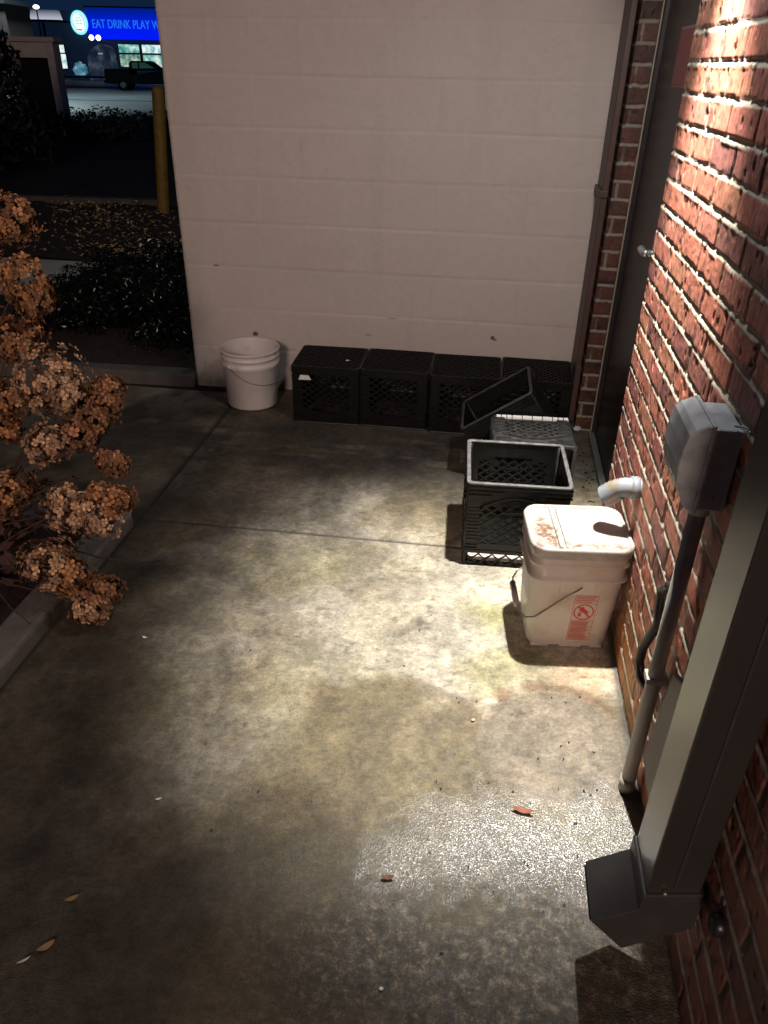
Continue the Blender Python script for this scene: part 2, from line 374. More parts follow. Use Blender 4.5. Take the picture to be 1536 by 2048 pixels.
# ------------------------------------------------------------------ painted block wall
def block_wall():
    t = thing('block_wall', 'painted grey-white concrete block wall behind the crates and bucket', 'wall', (0, 0, 0))
    st = .006; xs = np.arange(-1.952, .001, st); zs = np.arange(-.03, 2.62, st)
    X, Z = np.meshgrid(xs, zs, indexing='ij')
    Cc = .2032; z1 = .2102
    k = np.floor((Z-z1)/Cc)+1; dz = np.abs(((Z-z1+Cc/2) % Cc)-Cc/2)
    off = np.where(k % 2 == 0, 0, .2032); dx = np.abs(((X+1.952-off+.2032) % .4064)-.2032)
    wob = .35+.9*fbm(X, Z, 2.5, 3)
    jh = np.exp(-(dz/.0045)**2)*wob; jv = np.exp(-(dx/.004)**2)*.25*fbm(X, Z, 4, 8)
    deep = np.where(np.abs(Z-z1) < .1, 2.0, 1.0)
    # deeper joints at a few courses, as in the old wall
    for kk in (3, 4, 6): deep = np.where((np.abs(Z-(z1+Cc*(kk-1))) < .05), 1.35, deep)
    Yd = .0022*(jh*deep+jv) + .0016*(fbm(X, Z, 30, 7)-.5) + .003*(fbm(X, Z, 2, 9)-.5)
    bk = np.floor((X+1.952-off)/.4064); Yd = Yd+.0010*(np.sin(bk*7.3+k*3.1))
    edge = np.exp(-((X+1.952)/.006)**2)*.008*(.5+fbm(X, Z, 8, 5)); Yd = Yd+edge
    c = np.ones(X.shape+(3,))*np.array([.50, .455, .415])
    c = c*(.94+.12*fbm(X, Z, 1.3, 31))[..., None]*(.96+.08*fbm(X, Z, 50, 37, 2))[..., None]
    c = mixc(c, (.42, .38, .34), sstep(.6, .75, fbm(X, Z, 3, 15))*.25)
    c = mixc(c, (.25, .24, .2), sstep(.12, .0, Z)*sstep(.35, .6, fbm(X, Z, 9, 25))*.6)
    c = mixc(c, (.40, .36, .32), sstep(.55, .75, fbm(X*1.0, Z*.12, 9, 95))*.22)
    c = mixc(c, (.22, .19, .16), sstep(.30, .03, Z)*sstep(.5, .68, fbm(X, Z*.6, 14, 97))*.5)
    c = mixc(c, (.30, .27, .24), sstep(.84, .9, vnoise(X, Z, 70, 99))*sstep(.5, .65, fbm(X, Z, 3, 101))*.22)
    for (x, z, rx, rz, col, s) in ((-.422, .344, .012, .010, (.02, .02, .02), 1), (-.41, .336, .010, .006, (.05, .04, .04), 1), (-1.615, .288, .018, .012, (.09, .04, .03), 1), (-1.788, .618, .016, .004, (.06, .05, .045), 1), (-1.032, .319, .02, .005, (.25, .22, .2), .8), (-.914, .408, .025, .004, (.2, .18, .16), .8), (-1.5, .35, .01, .002, (.3, .27, .25), .8), (-.95, .31, .009, .002, (.3, .27, .25), .8)):
        n = fbm(X, Z, 90, 3)-.5
        c = mixc(c, col, (1-sstep(.6, 1.1, np.hypot((X-x)/rx, (Z-z)/rz)+n))*s)
    P = np.stack([X, Yd, Z], -1)
    link('block_face', grid_mesh('block_face', P, c), attr_mat('painted_block', .62, (350, .05), (420, .35, .0015)), t)
    bm = NB(); box(bm, -1.95, .0, .012, .2, -.1, 2.6); obj('block_core', bm, mat('block_paint', (.5, .47, .44), .7), t)
    return t
block_wall()

# ------------------------------------------------------------------ brick wall
def brick_panel(name, u0, u1, v0, v1, toP, step, seed, mat_, parent, off0=0., stain=True, dim=1.):
    us = np.arange(u0, u1+step*.5, step); vs = np.arange(v0, v1+step*.5, step)
    U, V = np.meshgrid(us, vs, indexing='ij')
    wu = .004*(fbm(U, V, 6, seed)-.5)+.003*(fbm(U, V, 40, seed+3)-.5); wv = .009*(fbm(U, V, 3, seed+1)-.5)+.0055*(fbm(U, V, 42, seed+4)-.5)
    u = U+wu; v = V+wv
    H = .0677; Lb = .2032; mj = .0130
    k = np.floor(v/H); fv = v-k*H
    o = np.where(k % 2 == 0, 0, Lb/2)+off0; b = np.floor((u+o)/Lb); fu = (u+o)-b*Lb
    inv = sstep(mj-.0025, mj+.001, fv); inu = sstep(mj-.003, mj+.001, fu)
    # head joints partly covered with brick slurry
    brick = inv*inu
    r1 = np.modf(np.abs(np.sin(k*12.9898+b*78.233+seed)*43758.5453))[0]; r2 = np.modf(np.abs(np.sin(k*39.3+b*11.1+seed)*24634.63))[0]
    rough = .0018*(fbm(U, V, 120, seed+9, 3)-.5)+.0015*(fbm(U, V*.35, 70, seed+13, 3)-.5)
    hb = .0022*(r2-.5)*.8+rough+.002*(r1-.5)*((fu-.1)/.2)
    # weathered mortar: lower edge squeezed out and catching the light
    t = np.clip(fv/mj, 0, 1)
    hm = np.where(inv < .5, -.0055+.0070*(1-t)**1.1, -.0045) + .0035*(fbm(U, V, 60, seed+19, 3)-.5) + .003*(fbm(U, V, 12, seed+23)-.5)
    h = brick*hb+(1-brick)*hm
    h = h-.005*sstep(.76, .84, fbm(U*1.4, V*.7, 45, seed+29, 2))*brick
    cb = np.ones(U.shape+(3,))*np.array([.47, .16, .10])
    cb = mixc(cb, (.46, .19, .11), (r1 > .72)*.8); cb = mixc(cb, (.20, .075, .065), (r1 < .25)*.8); cb = mixc(cb, (.40, .13, .105), ((r2 > .6))*.5)
    cb = cb*(.62+.76*fbm(U, V*.6, 30, seed+33))[..., None]*(.7+.6*fbm(U, V, 110, seed+35, 2))[..., None]
    cb = mixc(cb, (.035, .02, .02), sstep(.66, .76, fbm(U, V, 26, seed+41))*.7)
    cm = np.ones(U.shape+(3,))*np.array([.46, .40, .315])*(.75+.5*fbm(U, V, 50, seed+45))[..., None]
    # slurry hides many head joints
    hide = (1-inu)*inv*sstep(.42, .55, fbm(U, V, 7, seed+47))
    cm = mixc(cm, (.20, .075, .05), hide*.85)
    c = cb*brick[..., None]+cm*(1-brick)[..., None]
    if dim < 1: c = c*(brick*dim+(1-brick)*(.35+.65*dim))[..., None]  # shade on the pier and door jamb painted into their colour
    if stain:
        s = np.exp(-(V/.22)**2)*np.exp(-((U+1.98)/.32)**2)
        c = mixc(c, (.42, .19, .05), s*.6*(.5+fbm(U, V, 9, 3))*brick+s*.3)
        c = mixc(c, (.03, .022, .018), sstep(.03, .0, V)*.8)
        dk = sstep(-2.45, -2.85, U)  # not the stain: brick tone darker towards the near end
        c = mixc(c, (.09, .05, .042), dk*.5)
    return link(name, grid_mesh(name, toP(U, V, h), c), mat_, parent)
BRICK = attr_mat('red_brick', .62, (300, .25), (260, .35, .002))
bw = thing('brick_wall', 'red brick wall with pale mortar around the black door', 'wall')
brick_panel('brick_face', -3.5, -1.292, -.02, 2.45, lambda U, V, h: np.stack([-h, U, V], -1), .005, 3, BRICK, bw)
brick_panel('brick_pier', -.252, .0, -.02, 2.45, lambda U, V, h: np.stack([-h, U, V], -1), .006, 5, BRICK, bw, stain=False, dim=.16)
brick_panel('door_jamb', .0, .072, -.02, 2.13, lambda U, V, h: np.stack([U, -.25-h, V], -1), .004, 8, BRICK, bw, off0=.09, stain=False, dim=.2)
brick_panel('brick_lintel', -1.3, -.25, 2.16, 2.45, lambda U, V, h: np.stack([-h, U, V], -1), .008, 12, BRICK, bw, stain=False)
bm = NB(); box(bm, .012, .25, -3.5, -1.296, -.1, 2.45); box(bm, .012, .25, -.238, .0, -.1, 2.45); box(bm, .012, .25, -1.29, -.245, 2.16, 2.45)
obj('brick_core', bm, mat('brick_core', (.12, .05, .04), .9), bw)

# brown corner trim
bm = NB(); box(bm, -.034, -.008, -.205, -.012, .06, 2.45); box(bm, -.046, -.008, -.212, -.012, 1.02, 1.05)
bm2 = NB(); box(bm2, -.032, -.006, -.215, -.18, .03, .3)
tr = thing('corner_trim', 'dark brown painted metal trim in the corner between block wall and door', 'trim', (0, 0, 0))
obj('trim_strip', bm, TRIMM, tr, bevel=.004); obj('trim_foot', bm2, TRIMM, tr, bevel=.003)

# ------------------------------------------------------------------ door
d = thing('door', 'black metal service door with silver lever in the brick wall', 'door', (.08, -.77, 0))
def L_(bm, x0, x1, y0, y1, z0, z1): box(bm, x0-.08, x1-.08, y0+.77, y1+.77, z0, z1)
bm = NB(); L_(bm, .088, .13, -1.235, -.318, .018, 2.08); obj('door_leaf', bm, DOORM, d, bevel=.002)
bm = NB(); L_(bm, .074, .14, -.314, -.258, .0, 2.13); L_(bm, .074, .14, -1.288, -1.239, .0, 2.13); L_(bm, .074, .14, -1.239, -.314, 2.084, 2.13)
obj('door_frame', bm, DOORM, d, bevel=.002)
bm = NB(); L_(bm, .070, .076, -.276, -.258, .0, 2.13); obj('sealant_strip', bm, mat('pale_sealant', (.42, .37, .27), .7), d)
bm = NB(); L_(bm, .058, .086, -1.24, -.31, .002, .022); obj('threshold', bm, mat('weathered_aluminium', (.24, .24, .22), .5, .3), d, bevel=.004)
bm = NB(); L_(bm, .072, .075, -.273, -.262, .28, .4); obj('weather_strip', bm, mat('pale_strip', (.5, .45, .33), .6), d)
bm = NB(); L_(bm, .086, .092, -.895, -.63, 1.43, 1.6); sg = obj('warning_sign', bm, SIGNEDGE, d, bevel=.002)
bm = NB(); L_(bm, .0845, .0855, -.887, -.638, 1.438, 1.592); obj('sign_face', bm, SIGNRED, sg)
bm = NB(); tube(bm, [(-.006, -.33, .985), (-.06, -.33, .985)], .011, 12)
tube(bm, [(-.058, -.34, .985), (-.065, -.33, .985), (-.066, -.30, .984), (-.064, -.245, .982), (-.058, -.235, .98)], [.010, .012, .012, .011, .007], 12)
hd = obj('lever_handle', bm, CHROME, d, smooth=True)
bm = NB(); L_(bm, .078, .089, -1.125, -1.075, .9, 1.07); obj('escutcheon', bm, CHROME, hd, bevel=.004)

# ------------------------------------------------------------------ wall light above the door side
wl_ = thing('wall_light', 'bronze hooded wall light above the white square pail', 'light', (0, -1.6, 2.1))
bm = NB(); prism(bm, [(-.004, -.02), (-.004, .2), (-.06, .2), (-.2, .09), (-.21, .03), (-.2, .03), (-.19, .04), (-.03, .04), (-.03, -.02)], -.13, .13, 1)
obj('housing', bm, ELBOWM, wl_, bevel=.004)
bm = NB(); box(bm, -.185, -.04, -.115, .115, .028, .038); obj('lens', bm, emis('lit_lens', (1, .95, .86), 6), wl_)

# ------------------------------------------------------------------ milk crates
def crate(name, label, group, w=.322, dp=.305, h=.28, low=False, dust=BLACK, nubs=False):
    t = thing(name, label, 'crate', group=group)
    def wall(width, M, nm):
        bm = NB(); hw = width/2; th = .004
        zb = .052 if low else 0
        B = lambda s0, s1, z0, z1, y0=-th, y1=0: box(bm, s0, s1, y0, y1, z0, z1, M)
        if low:      # open lattice strip at the foot
            n = 7; p = 2*hw/n
            for i in range(-1, n+1):
                for sg in (1, -1):
                    a = [-hw+p*i, .004]; b = [-hw+p*i+p*1.15, .05]
                    if sg < 0: a[1], b[1] = b[1], a[1]
                    if a[0] < -hw:
                        f = (-hw-a[0])/(b[0]-a[0]); a = [-hw, a[1]+f*(b[1]-a[1])]
                    if b[0] > hw:
                        f = (hw-a[0])/(b[0]-a[0]); b = [hw, a[1]+f*(b[1]-a[1])]
                    if b[0]-a[0] > .004: bar(bm, (a[0], -th/2, a[1]), (b[0], -th/2, b[1]), .0032, .006, M)
            B(-hw, hw, 0, .004); B(-hw, -hw+.006, 0, .05); B(hw-.006, hw, 0, .05)
        # foot band
        B(-hw, hw, zb, zb+.012, -.007, 0)
        z0 = zb+.04
        B(-hw, hw, zb+.012, z0)
        for q in range(2):
            B(-hw, -hw+.042, zb+.017+.012*q, zb+.021+.012*q, -.009, -th); B(hw-.042, hw, zb+.017+.012*q, zb+.021+.012*q, -.009, -th)
        B(-hw+.042, hw-.042, z0-.004, z0, -.008, -th)
        zt = h-.075            # top of lattice
        # corner posts with small ribs
        for s in (-1, 1):
            a, b = sorted((s*hw, s*(hw-.04))); B(a, b, z0, zt)
            zz = z0+.012
            while zz < zt-.01:
                B(a, b, zz, zz+.003, -.0075, -th); zz += .0135
        # diamond lattice
        lw = hw-.04; p = .040
        def clip(x0, zA, x1, zB):
            dx, dz = x1-x0, zB-zA; t0, t1 = 0., 1.
            for pp, qq in ((-dx, x0+lw), (dx, lw-x0), (-dz, zA-z0), (dz, zt-zA)):
                if abs(pp) < 1e-9:
                    if qq < 0: return None
                else:
                    r = qq/pp
                    if pp < 0: t0 = max(t0, r)
                    else: t1 = min(t1, r)
            if t1-t0 < 1e-3: return None
            return (x0+dx*t0, zA+dz*t0, x0+dx*t1, zA+dz*t1)
        Hh = zt-z0; nn = int((2*lw+Hh*1.3)/p)+3
        for i in range(-2, nn):
            for sg in (1, -1):
                xs_ = -lw+p*i; ln = clip(xs_-Hh*1.3 if sg > 0 else xs_, z0, xs_ if sg > 0 else xs_-Hh*1.3, zt)
                if ln: bar(bm, (ln[0], -th/2-.0006*sg, ln[1]), (ln[2], -th/2-.0006*sg, ln[3]), .0068, .0065, M)
        # arched band over the lattice with the hand hole
        ha = .056; hz0 = zt-.028; hz1 = zt+.012
        B(-hw, -ha-.01, zt, h-.006); B(ha+.01, hw, zt, h-.006); B(-ha-.01, ha+.01, hz1, h-.006)
        for s in (-1, 1):
            A = [(-s*(ha+.012), zt-.0), (-s*ha, zt), (-s*(ha-.008), hz0), (-s*(ha+.03), zt-.004)]
            vs = [[bm.verts.new(M @ Vector((x, y, z))) for x, z in A] for y in (-th, 0)]
            for k in range(4): bm.faces.new((vs[0][k], vs[0][(k+1) % 4], vs[1][(k+1) % 4], vs[1][k]))
            bm.faces.new(vs[0]); bm.faces.new(vs[1][::-1])
        B(-ha+.004, ha-.004, hz0-.006, hz0, -.012, 0.002)          # lip of the hand hole
        B(-ha, ha, hz1, hz1+.004, -.011, -th)
        npt = 14; arc = [(-.115+.23*k/npt, zt-.012+.036*math.sin(PI*k/npt)) for k in range(npt+1)]
        for a, b in zip(arc, arc[1:]):
            bar(bm, (a[0], -.008, a[1]), (b[0], -.008, b[1]), .0035, .008, M)
        # long ribs below the rim
        for q, cut in ((h-.020, 0), (h-.034, .05), (h-.048, .085)):
            if cut == 0: B(-hw, hw, q, q+.0035, -.0105, -th)
            else:
                B(-hw, -cut, q, q+.0035, -.0105, -th); B(cut, hw, q, q+.0035, -.0105, -th)
        return obj(nm, bm, dust, t)
    for ang, wd, dd in ((0, w, dp), (PI, w, dp), (PI/2, dp, w), (-PI/2, dp, w)):
        M = Matrix.Rotation(ang, 4, 'Z') @ Matrix.Translation((0, -dd/2+.008, 0))
        wall(wd-.018, M, 'side_wall')
    bm = NB()
    O = rrect(w, dp, .018, 5); I = rrect(w-.026, dp-.026, .012, 5)
    R = [[bm.verts.new((x, y, z)) for x, y in P] for P, z in ((O, h-.007), (O, h-.001), (rrect(w-.003, dp-.003, .018, 5), h), (rrect(w-.022, dp-.022, .012, 5), h), (I, h-.001), (I, h-.007))]
    n = len(O)
    for A, B in zip(R, R[1:]+R[:1]):
        for k in range(n): bm.faces.new((A[k], A[(k+1) % n], B[(k+1) % n], B[k]))
    obj('rim', bm, BLACKDUST if dust is BLACK else dust, t, smooth=True)
    bm = NB(); p = .024
    for i in range(-14, 15):
        for sg in (1, -1):
            a = Vector((i*p*1.414-.5, -.5*sg, 0)); b = Vector((i*p*1.414+.5, .5*sg, 0))
            dx, dy = b.x-a.x, b.y-a.y; t0, t1 = 0, 1; ok = True
            for pp, qq in ((-dx, a.x+w/2-.012), (dx, w/2-.012-a.x), (-dy, a.y+dp/2-.012), (dy, dp/2-.012-a.y)):
                r = qq/pp
                if pp < 0: t0 = max(t0, r)
                else: t1 = min(t1, r)
            if t1-t0 > .01:
                A = a+(b-a)*t0; B_ = a+(b-a)*t1
                bar(bm, (A.x, A.y, .004+.0007*sg), (B_.x, B_.y, .004+.0007*sg), .005, .005, nrm=(0, 0, 1))
    obj('base_grid', bm, dust, t)
    bm = NB(); box(bm, -w/2+.012, w/2-.012, -dp/2+.012, dp/2-.012, .0085, .0100); obj('blackout_sheet', bm, BLACK, t)  # black sheet added so lit ground does not show through
    for s in (-1, 1):
        for q in (-1, 1):
            bm = NB(); tube(bm, [(s*(w/2-.014), q*(dp/2-.014), .001), (s*(w/2-.014), q*(dp/2-.014), h-.008)], .010, 10)
            obj('corner_post', bm, dust, t, smooth=True)
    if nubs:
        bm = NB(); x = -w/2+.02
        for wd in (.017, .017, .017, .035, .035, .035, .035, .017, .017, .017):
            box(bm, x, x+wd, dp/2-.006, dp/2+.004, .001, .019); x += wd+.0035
        obj('painted_lit_slots', bm, NUB, t)  # pale blocks added, light in the slots painted as near-white
    return t
RG = 'upside-down black milk crates in a row along the block wall'
c0 = crate('milk_crate', 'upside-down black milk crate at the left end of the row, next to the round bucket', RG)
rowlab = [None, 'upside-down black milk crate, second from the left against the block wall',
          'upside-down black milk crate, third from the left, partly behind the tipped crate',
          'upside-down black milk crate at the right end of the row, next to the brown trim']
def place(o, loc, M3):
    o.matrix_world = Matrix.Translation(loc) @ M3.to_4x4()
flip = Matrix.Rotation(PI, 3, 'X')
row = [c0]+[copy_tree(c0) for _ in range(3)]
for i, c in enumerate(row):
    if rowlab[i]: c['label'] = rowlab[i]
    x = -1.334+.3215*(i+.5); 
    place(c, Vector((x, -.245+(.0, .009, -.004, .006)[i], .2802)), Matrix.Rotation((.022, -.012, .014, -.02)[i], 3, 'Z') @ flip)
# crate lying on its side, mouth towards the viewer
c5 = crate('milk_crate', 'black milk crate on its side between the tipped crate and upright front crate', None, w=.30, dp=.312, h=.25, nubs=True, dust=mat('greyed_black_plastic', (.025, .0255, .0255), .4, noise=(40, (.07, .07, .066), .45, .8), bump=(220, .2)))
th = math.radians(3)
M5 = Matrix.Rotation(th, 3, 'Z') @ Matrix(((1, 0, 0), (0, 0, -1), (0, 1, 0)))
place(c5, Vector((-.257, -.876, .158)), M5)
# tilted crate
c6 = crate('milk_crate', 'black open milk crate tipped over to the left behind the crate on its side', None, w=.32, dp=.30)
ang = -.5933
R6 = Matrix.Rotation(.02, 3, 'Z') @ Matrix.Rotation(ang, 3, 'Y')
ctop = Vector((-.3946, -.7135, .3225)); place(c6, ctop - R6 @ Vector((0, 0, .28)), R6)
# front crate
c7 = crate('milk_crate', 'upright open black milk crate with grey rim in front of the other crates', None, w=.342, dp=.335, h=.322, low=True, dust=mat('worn_black_plastic', (.004, .0042, .0042), .3, spec=.35, noise=(38, (.012, .012, .0115), .5, .8), bump=(220, .12)))
place(c7, Vector((-.310, -1.298, .001)), Matrix.Rotation(math.radians(2.5), 3, 'Z'))
for ch in c7.children:
    if ch.name.startswith('rim'): ch.data.materials.clear(); ch.data.materials.append(mat('dusty_grey_rim', (.07, .07, .07), .5, noise=(45, (.15, .15, .145), .4, .7)))
bm = NB(); box(bm, -.468, -.152, -1.446, -1.352, .0125, .0145); o = obj('added_pale_liner', bm, LINER)  # sheet added so the floor behind the foot lattice looks brightly lit
tag(o, 'added pale liner brightening the floor of the upright front crate', 'liner')

# ------------------------------------------------------------------ round white bucket
b = thing('round_bucket', 'round white plastic bucket with wire handle at the foot of the block wall', 'bucket', (-1.584, -.199, .002))
rb, rt_, hh = .125, .1455, .287
def rr_(z): return rb+(rt_-.008-rb)*z/hh
bm = NB()
lathe(bm, [(.001, .0), (rb-.012, .0), (rb-.003, .004), (rb, .012), (rr_(.2), .2), (rr_(.21)+.004, .205), (rr_(.22)+.006, .212), (rr_(.22)+.006, .225), (rr_(.23)+.002, .228), (rr_(.25)+.001, .245), (rr_(.25)+.006, .248), (rr_(.26)+.007, .254), (rr_(.26)+.003, .258), (rr_(.28)+.003, .276), (rt_, .280), (rt_, .285), (rt_-.003, .288), (rt_-.007, .287), (rt_-.009, .28), (rr_(.2)-.003, .2), (rb-.004, .014), (.001, .010)], 64)
obj('bucket_body', bm, WHITEB, b, smooth=True)
bm = NB(); P = []
for k in range(25):
    a = PI*k/24; P.append((math.cos(a)*.152, 0, -math.sin(a)*.15))
rot = Matrix.Rotation(math.radians(-52), 3, 'X'); rz = Matrix.Rotation(math.radians(-38), 3, 'Z')
P = [rz @ (Matrix.Rotation(math.radians(-12), 3, 'X') @ Vector(p)) + Vector((0, 0, .222)) for p in P]
# keep the bail outside the shell
P = [Vector((p.x*max(1, .143/max(math.hypot(p.x, p.y), .02)), p.y*max(1, .143/max(math.hypot(p.x, p.y), .02)), p.z)) for p in P]
P = []
for k in range(25):
    a = math.radians(-80+160*k/24) + math.radians(-38); s = 1-((k-12)/12)**2
    P.append((math.cos(a)*(.146+.01*s), math.sin(a)*(.146+.01*s), .222-.085*s))
tube(bm, P, .0022, 8); obj('bail_handle', bm, WIRE, b, smooth=True)
for a in (math.radians(-118), math.radians(42)):
    bm = NB(); c_, s_ = math.cos(a), math.sin(a); tube(bm, [(c_*.136, s_*.136, .222), (c_*.152, s_*.152, .222)], .011, 12)
    obj('handle_ear', bm, WHITEB, b, smooth=True)

# ------------------------------------------------------------------ rectangular white pail
p = thing('square_pail', 'square white plastic pail with stained lid against the brick wall', 'pail', (-.150, -1.757, .001), math.radians(6))
def sec(z, w, dd, r): return [(x, y, z) for x, y in rrect(w, dd, r, 7)]
H_ = .352
def wd_(z): return .236+.034*z/H_, .198+.036*z/H_
bm = NB()
S = [sec(.006, .222, .184, .03), sec(.012, .234, .196, .036)]
for z in (.06, .12, .18, .235): S.append(sec(z, *wd_(z), .04))
def flange(z, e):
    w_, d_ = wd_(z); return [sec(z, w_, d_, .042), sec(z+.001, w_+e, d_+e, .045), sec(z+.007, w_+e, d_+e, .045), sec(z+.009, w_+.004, d_+.004, .044)]
S += flange(.252, .022)
S.append(sec(.296, wd_(.296)[0]+.004, wd_(.296)[1]+.004, .044)); S += flange(.300, .017); S.append(sec(.3405, wd_(.34)[0]+.006, wd_(.34)[1]+.006, .045))
loft(bm, S, cap1=False); obj('pail_body', bm, WHITEP, p, smooth=True)
for x0, x1 in ((-.105, -.05), (-.02, .045), (.07, .105)):
    bm = NB(); box(bm, x0, x1, -.093, .093, .0, .009); obj('foot', bm, WHITEP, p, bevel=.003)
LIDM = mat('stained_white_lid', (.5, .49, .465), .45)
# lid stain: rust streaks driven by object coordinates
N = LIDM.node_tree.nodes; Lk = LIDM.node_tree.links; B_ = N['Principled BSDF']
tc = N.new('ShaderNodeTexCoord'); nz = N.new('ShaderNodeTexNoise'); nz.inputs['Scale'].default_value = 45; nz.inputs['Detail'].default_value = 8; nz.inputs['Roughness'].default_value = .7
Lk.new(tc.outputs['Object'], nz.inputs['Vector'])
sx = N.new('ShaderNodeSeparateXYZ'); Lk.new(tc.outputs['Object'], sx.inputs[0])
def mth(op, a, b=None):
    n_ = N.new('ShaderNodeMath'); n_.operation = op
    for i, v in enumerate((a, b)):
        if v is None: continue
        if isinstance(v, (int, float)): n_.inputs[i].default_value = v
        else: Lk.new(v, n_.inputs[i])
    return n_.outputs[0]
# strong on the small left panel, faint along the front edge
dxl = mth('DIVIDE', mth('ADD', sx.outputs['X'], .092), .042); dyl = mth('DIVIDE', mth('ADD', sx.outputs['Y'], .02), .10)
bl = mth('SUBTRACT', 1., mth('ADD', mth('MULTIPLY', dxl, dxl), mth('MULTIPLY', dyl, dyl)))
dyf = mth('DIVIDE', mth('ADD', sx.outputs['Y'], .095), .03); fr = mth('MULTIPLY', mth('SUBTRACT', 1., mth('MULTIPLY', dyf, dyf)), .55)
mk = mth('MAXIMUM', mth('MAXIMUM', bl, fr), .12)
st_ = mth('MULTIPLY', mk, mth('MULTIPLY', mth('SUBTRACT', nz.outputs['Fac'], .41), 9.))
cl = N.new('ShaderNodeClamp'); Lk.new(st_, cl.inputs[0])
mixn = N.new('ShaderNodeMix'); mixn.data_type = 'RGBA'; mixn.inputs[6].default_value = (.37, .36, .335, 1); mixn.inputs[7].default_value = (.14, .065, .028, 1)
Lk.new(cl.outputs[0], mixn.inputs[0]); Lk.new(mixn.outputs[2], B_.inputs['Base Color'])
bm = NB(); lw_, ld_ = .282, .246
# lid skirt and raised rim (ring)
R = [[bm.verts.new((x, y, z)) for x, y in rrect(w_, d_, r_, 7)] for w_, d_, r_, z in ((lw_-.006, ld_-.006, .046, .326), (lw_, ld_, .048, .330), (lw_, ld_, .048, .344), (lw_+.004, ld_+.004, .05, .346), (lw_+.004, ld_+.004, .05, .356), (lw_-.002, ld_-.002, .048, .361), (lw_-.016, ld_-.016, .042, .361), (lw_-.022, ld_-.022, .040, .353))]
for A, B in zip(R, R[1:]):
    n = len(A)
    for k in range(n): bm.faces.new((A[k], A[(k+1) % n], B[(k+1) % n], B[k]))
lid = obj('lid', bm, LIDM, p, smooth=True)
# lid plate with scoop notch on the wall side, as two panels split by a groove
xr = (lw_-.022)/2; yr = (ld_-.022)/2; gx = -.052
full = rrect(lw_-.0215, ld_-.0215, .040, 7)
left = [q for q in full if q[0] < gx-.004]
i0 = [i for i, q in enumerate(full) if q[0] < gx-.004]
left = [(gx-.0005, yr)]+[full[i] for i in i0]+[(gx-.0005, -yr)]
right = [(gx+.0005, -yr)]+[q for q in full if q[0] > gx+.004 and q[1] < 0]+[q for q in full if q[0] > gx+.004 and q[1] > 0]+[(gx+.0005, yr)]
bm = NB()
for poly in (left, right):
    A = [bm.verts.new((x, y, .3545)) for x, y in poly]; B2 = [bm.verts.new((x, y, .347)) for x, y in poly]
    f = bm.faces.new(A); n = len(A)
    for k in range(n): bm.faces.new((A[k], A[(k+1) % n], B2[(k+1) % n], B2[k]))
    bmesh.ops.triangulate(bm, faces=[f])
obj('lid_panel', bm, LIDM, lid)
bm = NB(); box(bm, gx+.0045, gx+.012, -yr+.002, yr-.002, .354, .3605); box(bm, gx-.014, gx-.0045, -yr+.002, yr-.002, .354, .3605); obj('hinge_ridge', bm, LIDM, lid, bevel=.001)
# handle plate and bail on the front, hanging over the left side
bm = NB(); box(bm, -.05, .052, -.116, -.098, .205, .262, Matrix.Translation((0, .0, 0))); obj('handle_plate', bm, WHITEP, p, bevel=.006)
bm = NB(); pv = Vector((.01, -.121, .236)); pb = Vector((.01, .121, .236))
pts = [pv, (-.03, -.124, .205), (-.075, -.126, .165), (-.11, -.124, .132), (-.135, -.11, .118), (-.148, -.08, .117), (-.152, -.05, .12), (-.153, .05, .12), (-.148, .085, .121), (-.13, .118, .125), (-.08, .126, .16), (-.03, .124, .205), pb]
tube(bm, pts, .0026, 8); bl_ = obj('bail_handle', bm, WIRE, p, smooth=True)
bm = NB(); tube(bm, [(-.153, -.055, .12), (-.153, .055, .12)], .0095, 12); obj('grip', bm, GREYGRIP, bl_, smooth=True)
# printed warning label on the front face
lb = bpy.data.objects.new('warning_label', bpy.data.meshes.new('warning_label')); 
def face_y(z): return -(wd_(z)[1]/2)-.0006
LX0, LX1, LZ0, LZ1 = -.006, .060, .035, .202
def lp(x, z, e=0.): 
    return Vector((x, face_y(z)-e, z))
def quad(bm, x0, x1, z0, z1, e=0., sh=0.):
    s = lambda z: (z-LZ0)*.03
    vs = [bm.verts.new(lp(x+s(z), z, e)) for x, z in ((x0, z0), (x1, z0), (x1, z1), (x0, z1))]; bm.faces.new(vs)
bm = NB()
for x0, x1, z0, z1 in ((LX0, LX1, LZ0, LZ0+.0018), (LX0, LX1, LZ1-.0018, LZ1), (LX0, LX0+.0014, LZ0, LZ1), (LX1-.0014, LX1, LZ0, LZ1), (LX0, LX1, .172, .1735), (LX0, LX1, .108, .1095), (LX0, LX1, .087, .0882), (LX0, LX1, .062, .0632)):
    quad(bm, x0, x1, z0, z1, .0004)
n = 28; cx, cz, R1, R2 = (LX0+LX1)/2, .141, .029, .0252
ci = [(cx+.003+R1*math.cos(2*PI*k/n), cz+R1*math.sin(2*PI*k/n)) for k in range(n)]; co = [(cx+.003+R2*math.cos(2*PI*k/n), cz+R2*math.sin(2*PI*k/n)) for k in range(n)]
A = [bm.verts.new(lp(*q, .0006)) for q in ci]; B = [bm.verts.new(lp(*q, .0006)) for q in co]
for k in range(n): bm.faces.new((A[k], A[(k+1) % n], B[(k+1) % n], B[k]))
def disc(bm, x, z, r, e=.0006, m_=14, sx_=1.):
    bm.faces.new([bm.verts.new(lp(x+sx_*r*math.cos(2*PI*k/m_), z+r*math.sin(2*PI*k/m_), e)) for k in range(m_)])
def pol(bm, P_, e=.0006): bm.faces.new([bm.verts.new(lp(x, z, e)) for x, z in P_])
disc(bm, cx-.003, cz+.013, .0065)                                    # child's head
pol(bm, [(cx-.012, cz+.008), (cx+.004, cz+.012), (cx+.018, cz+.001), (cx+.012, cz-.006), (cx-.004, cz+.0)], .0008)
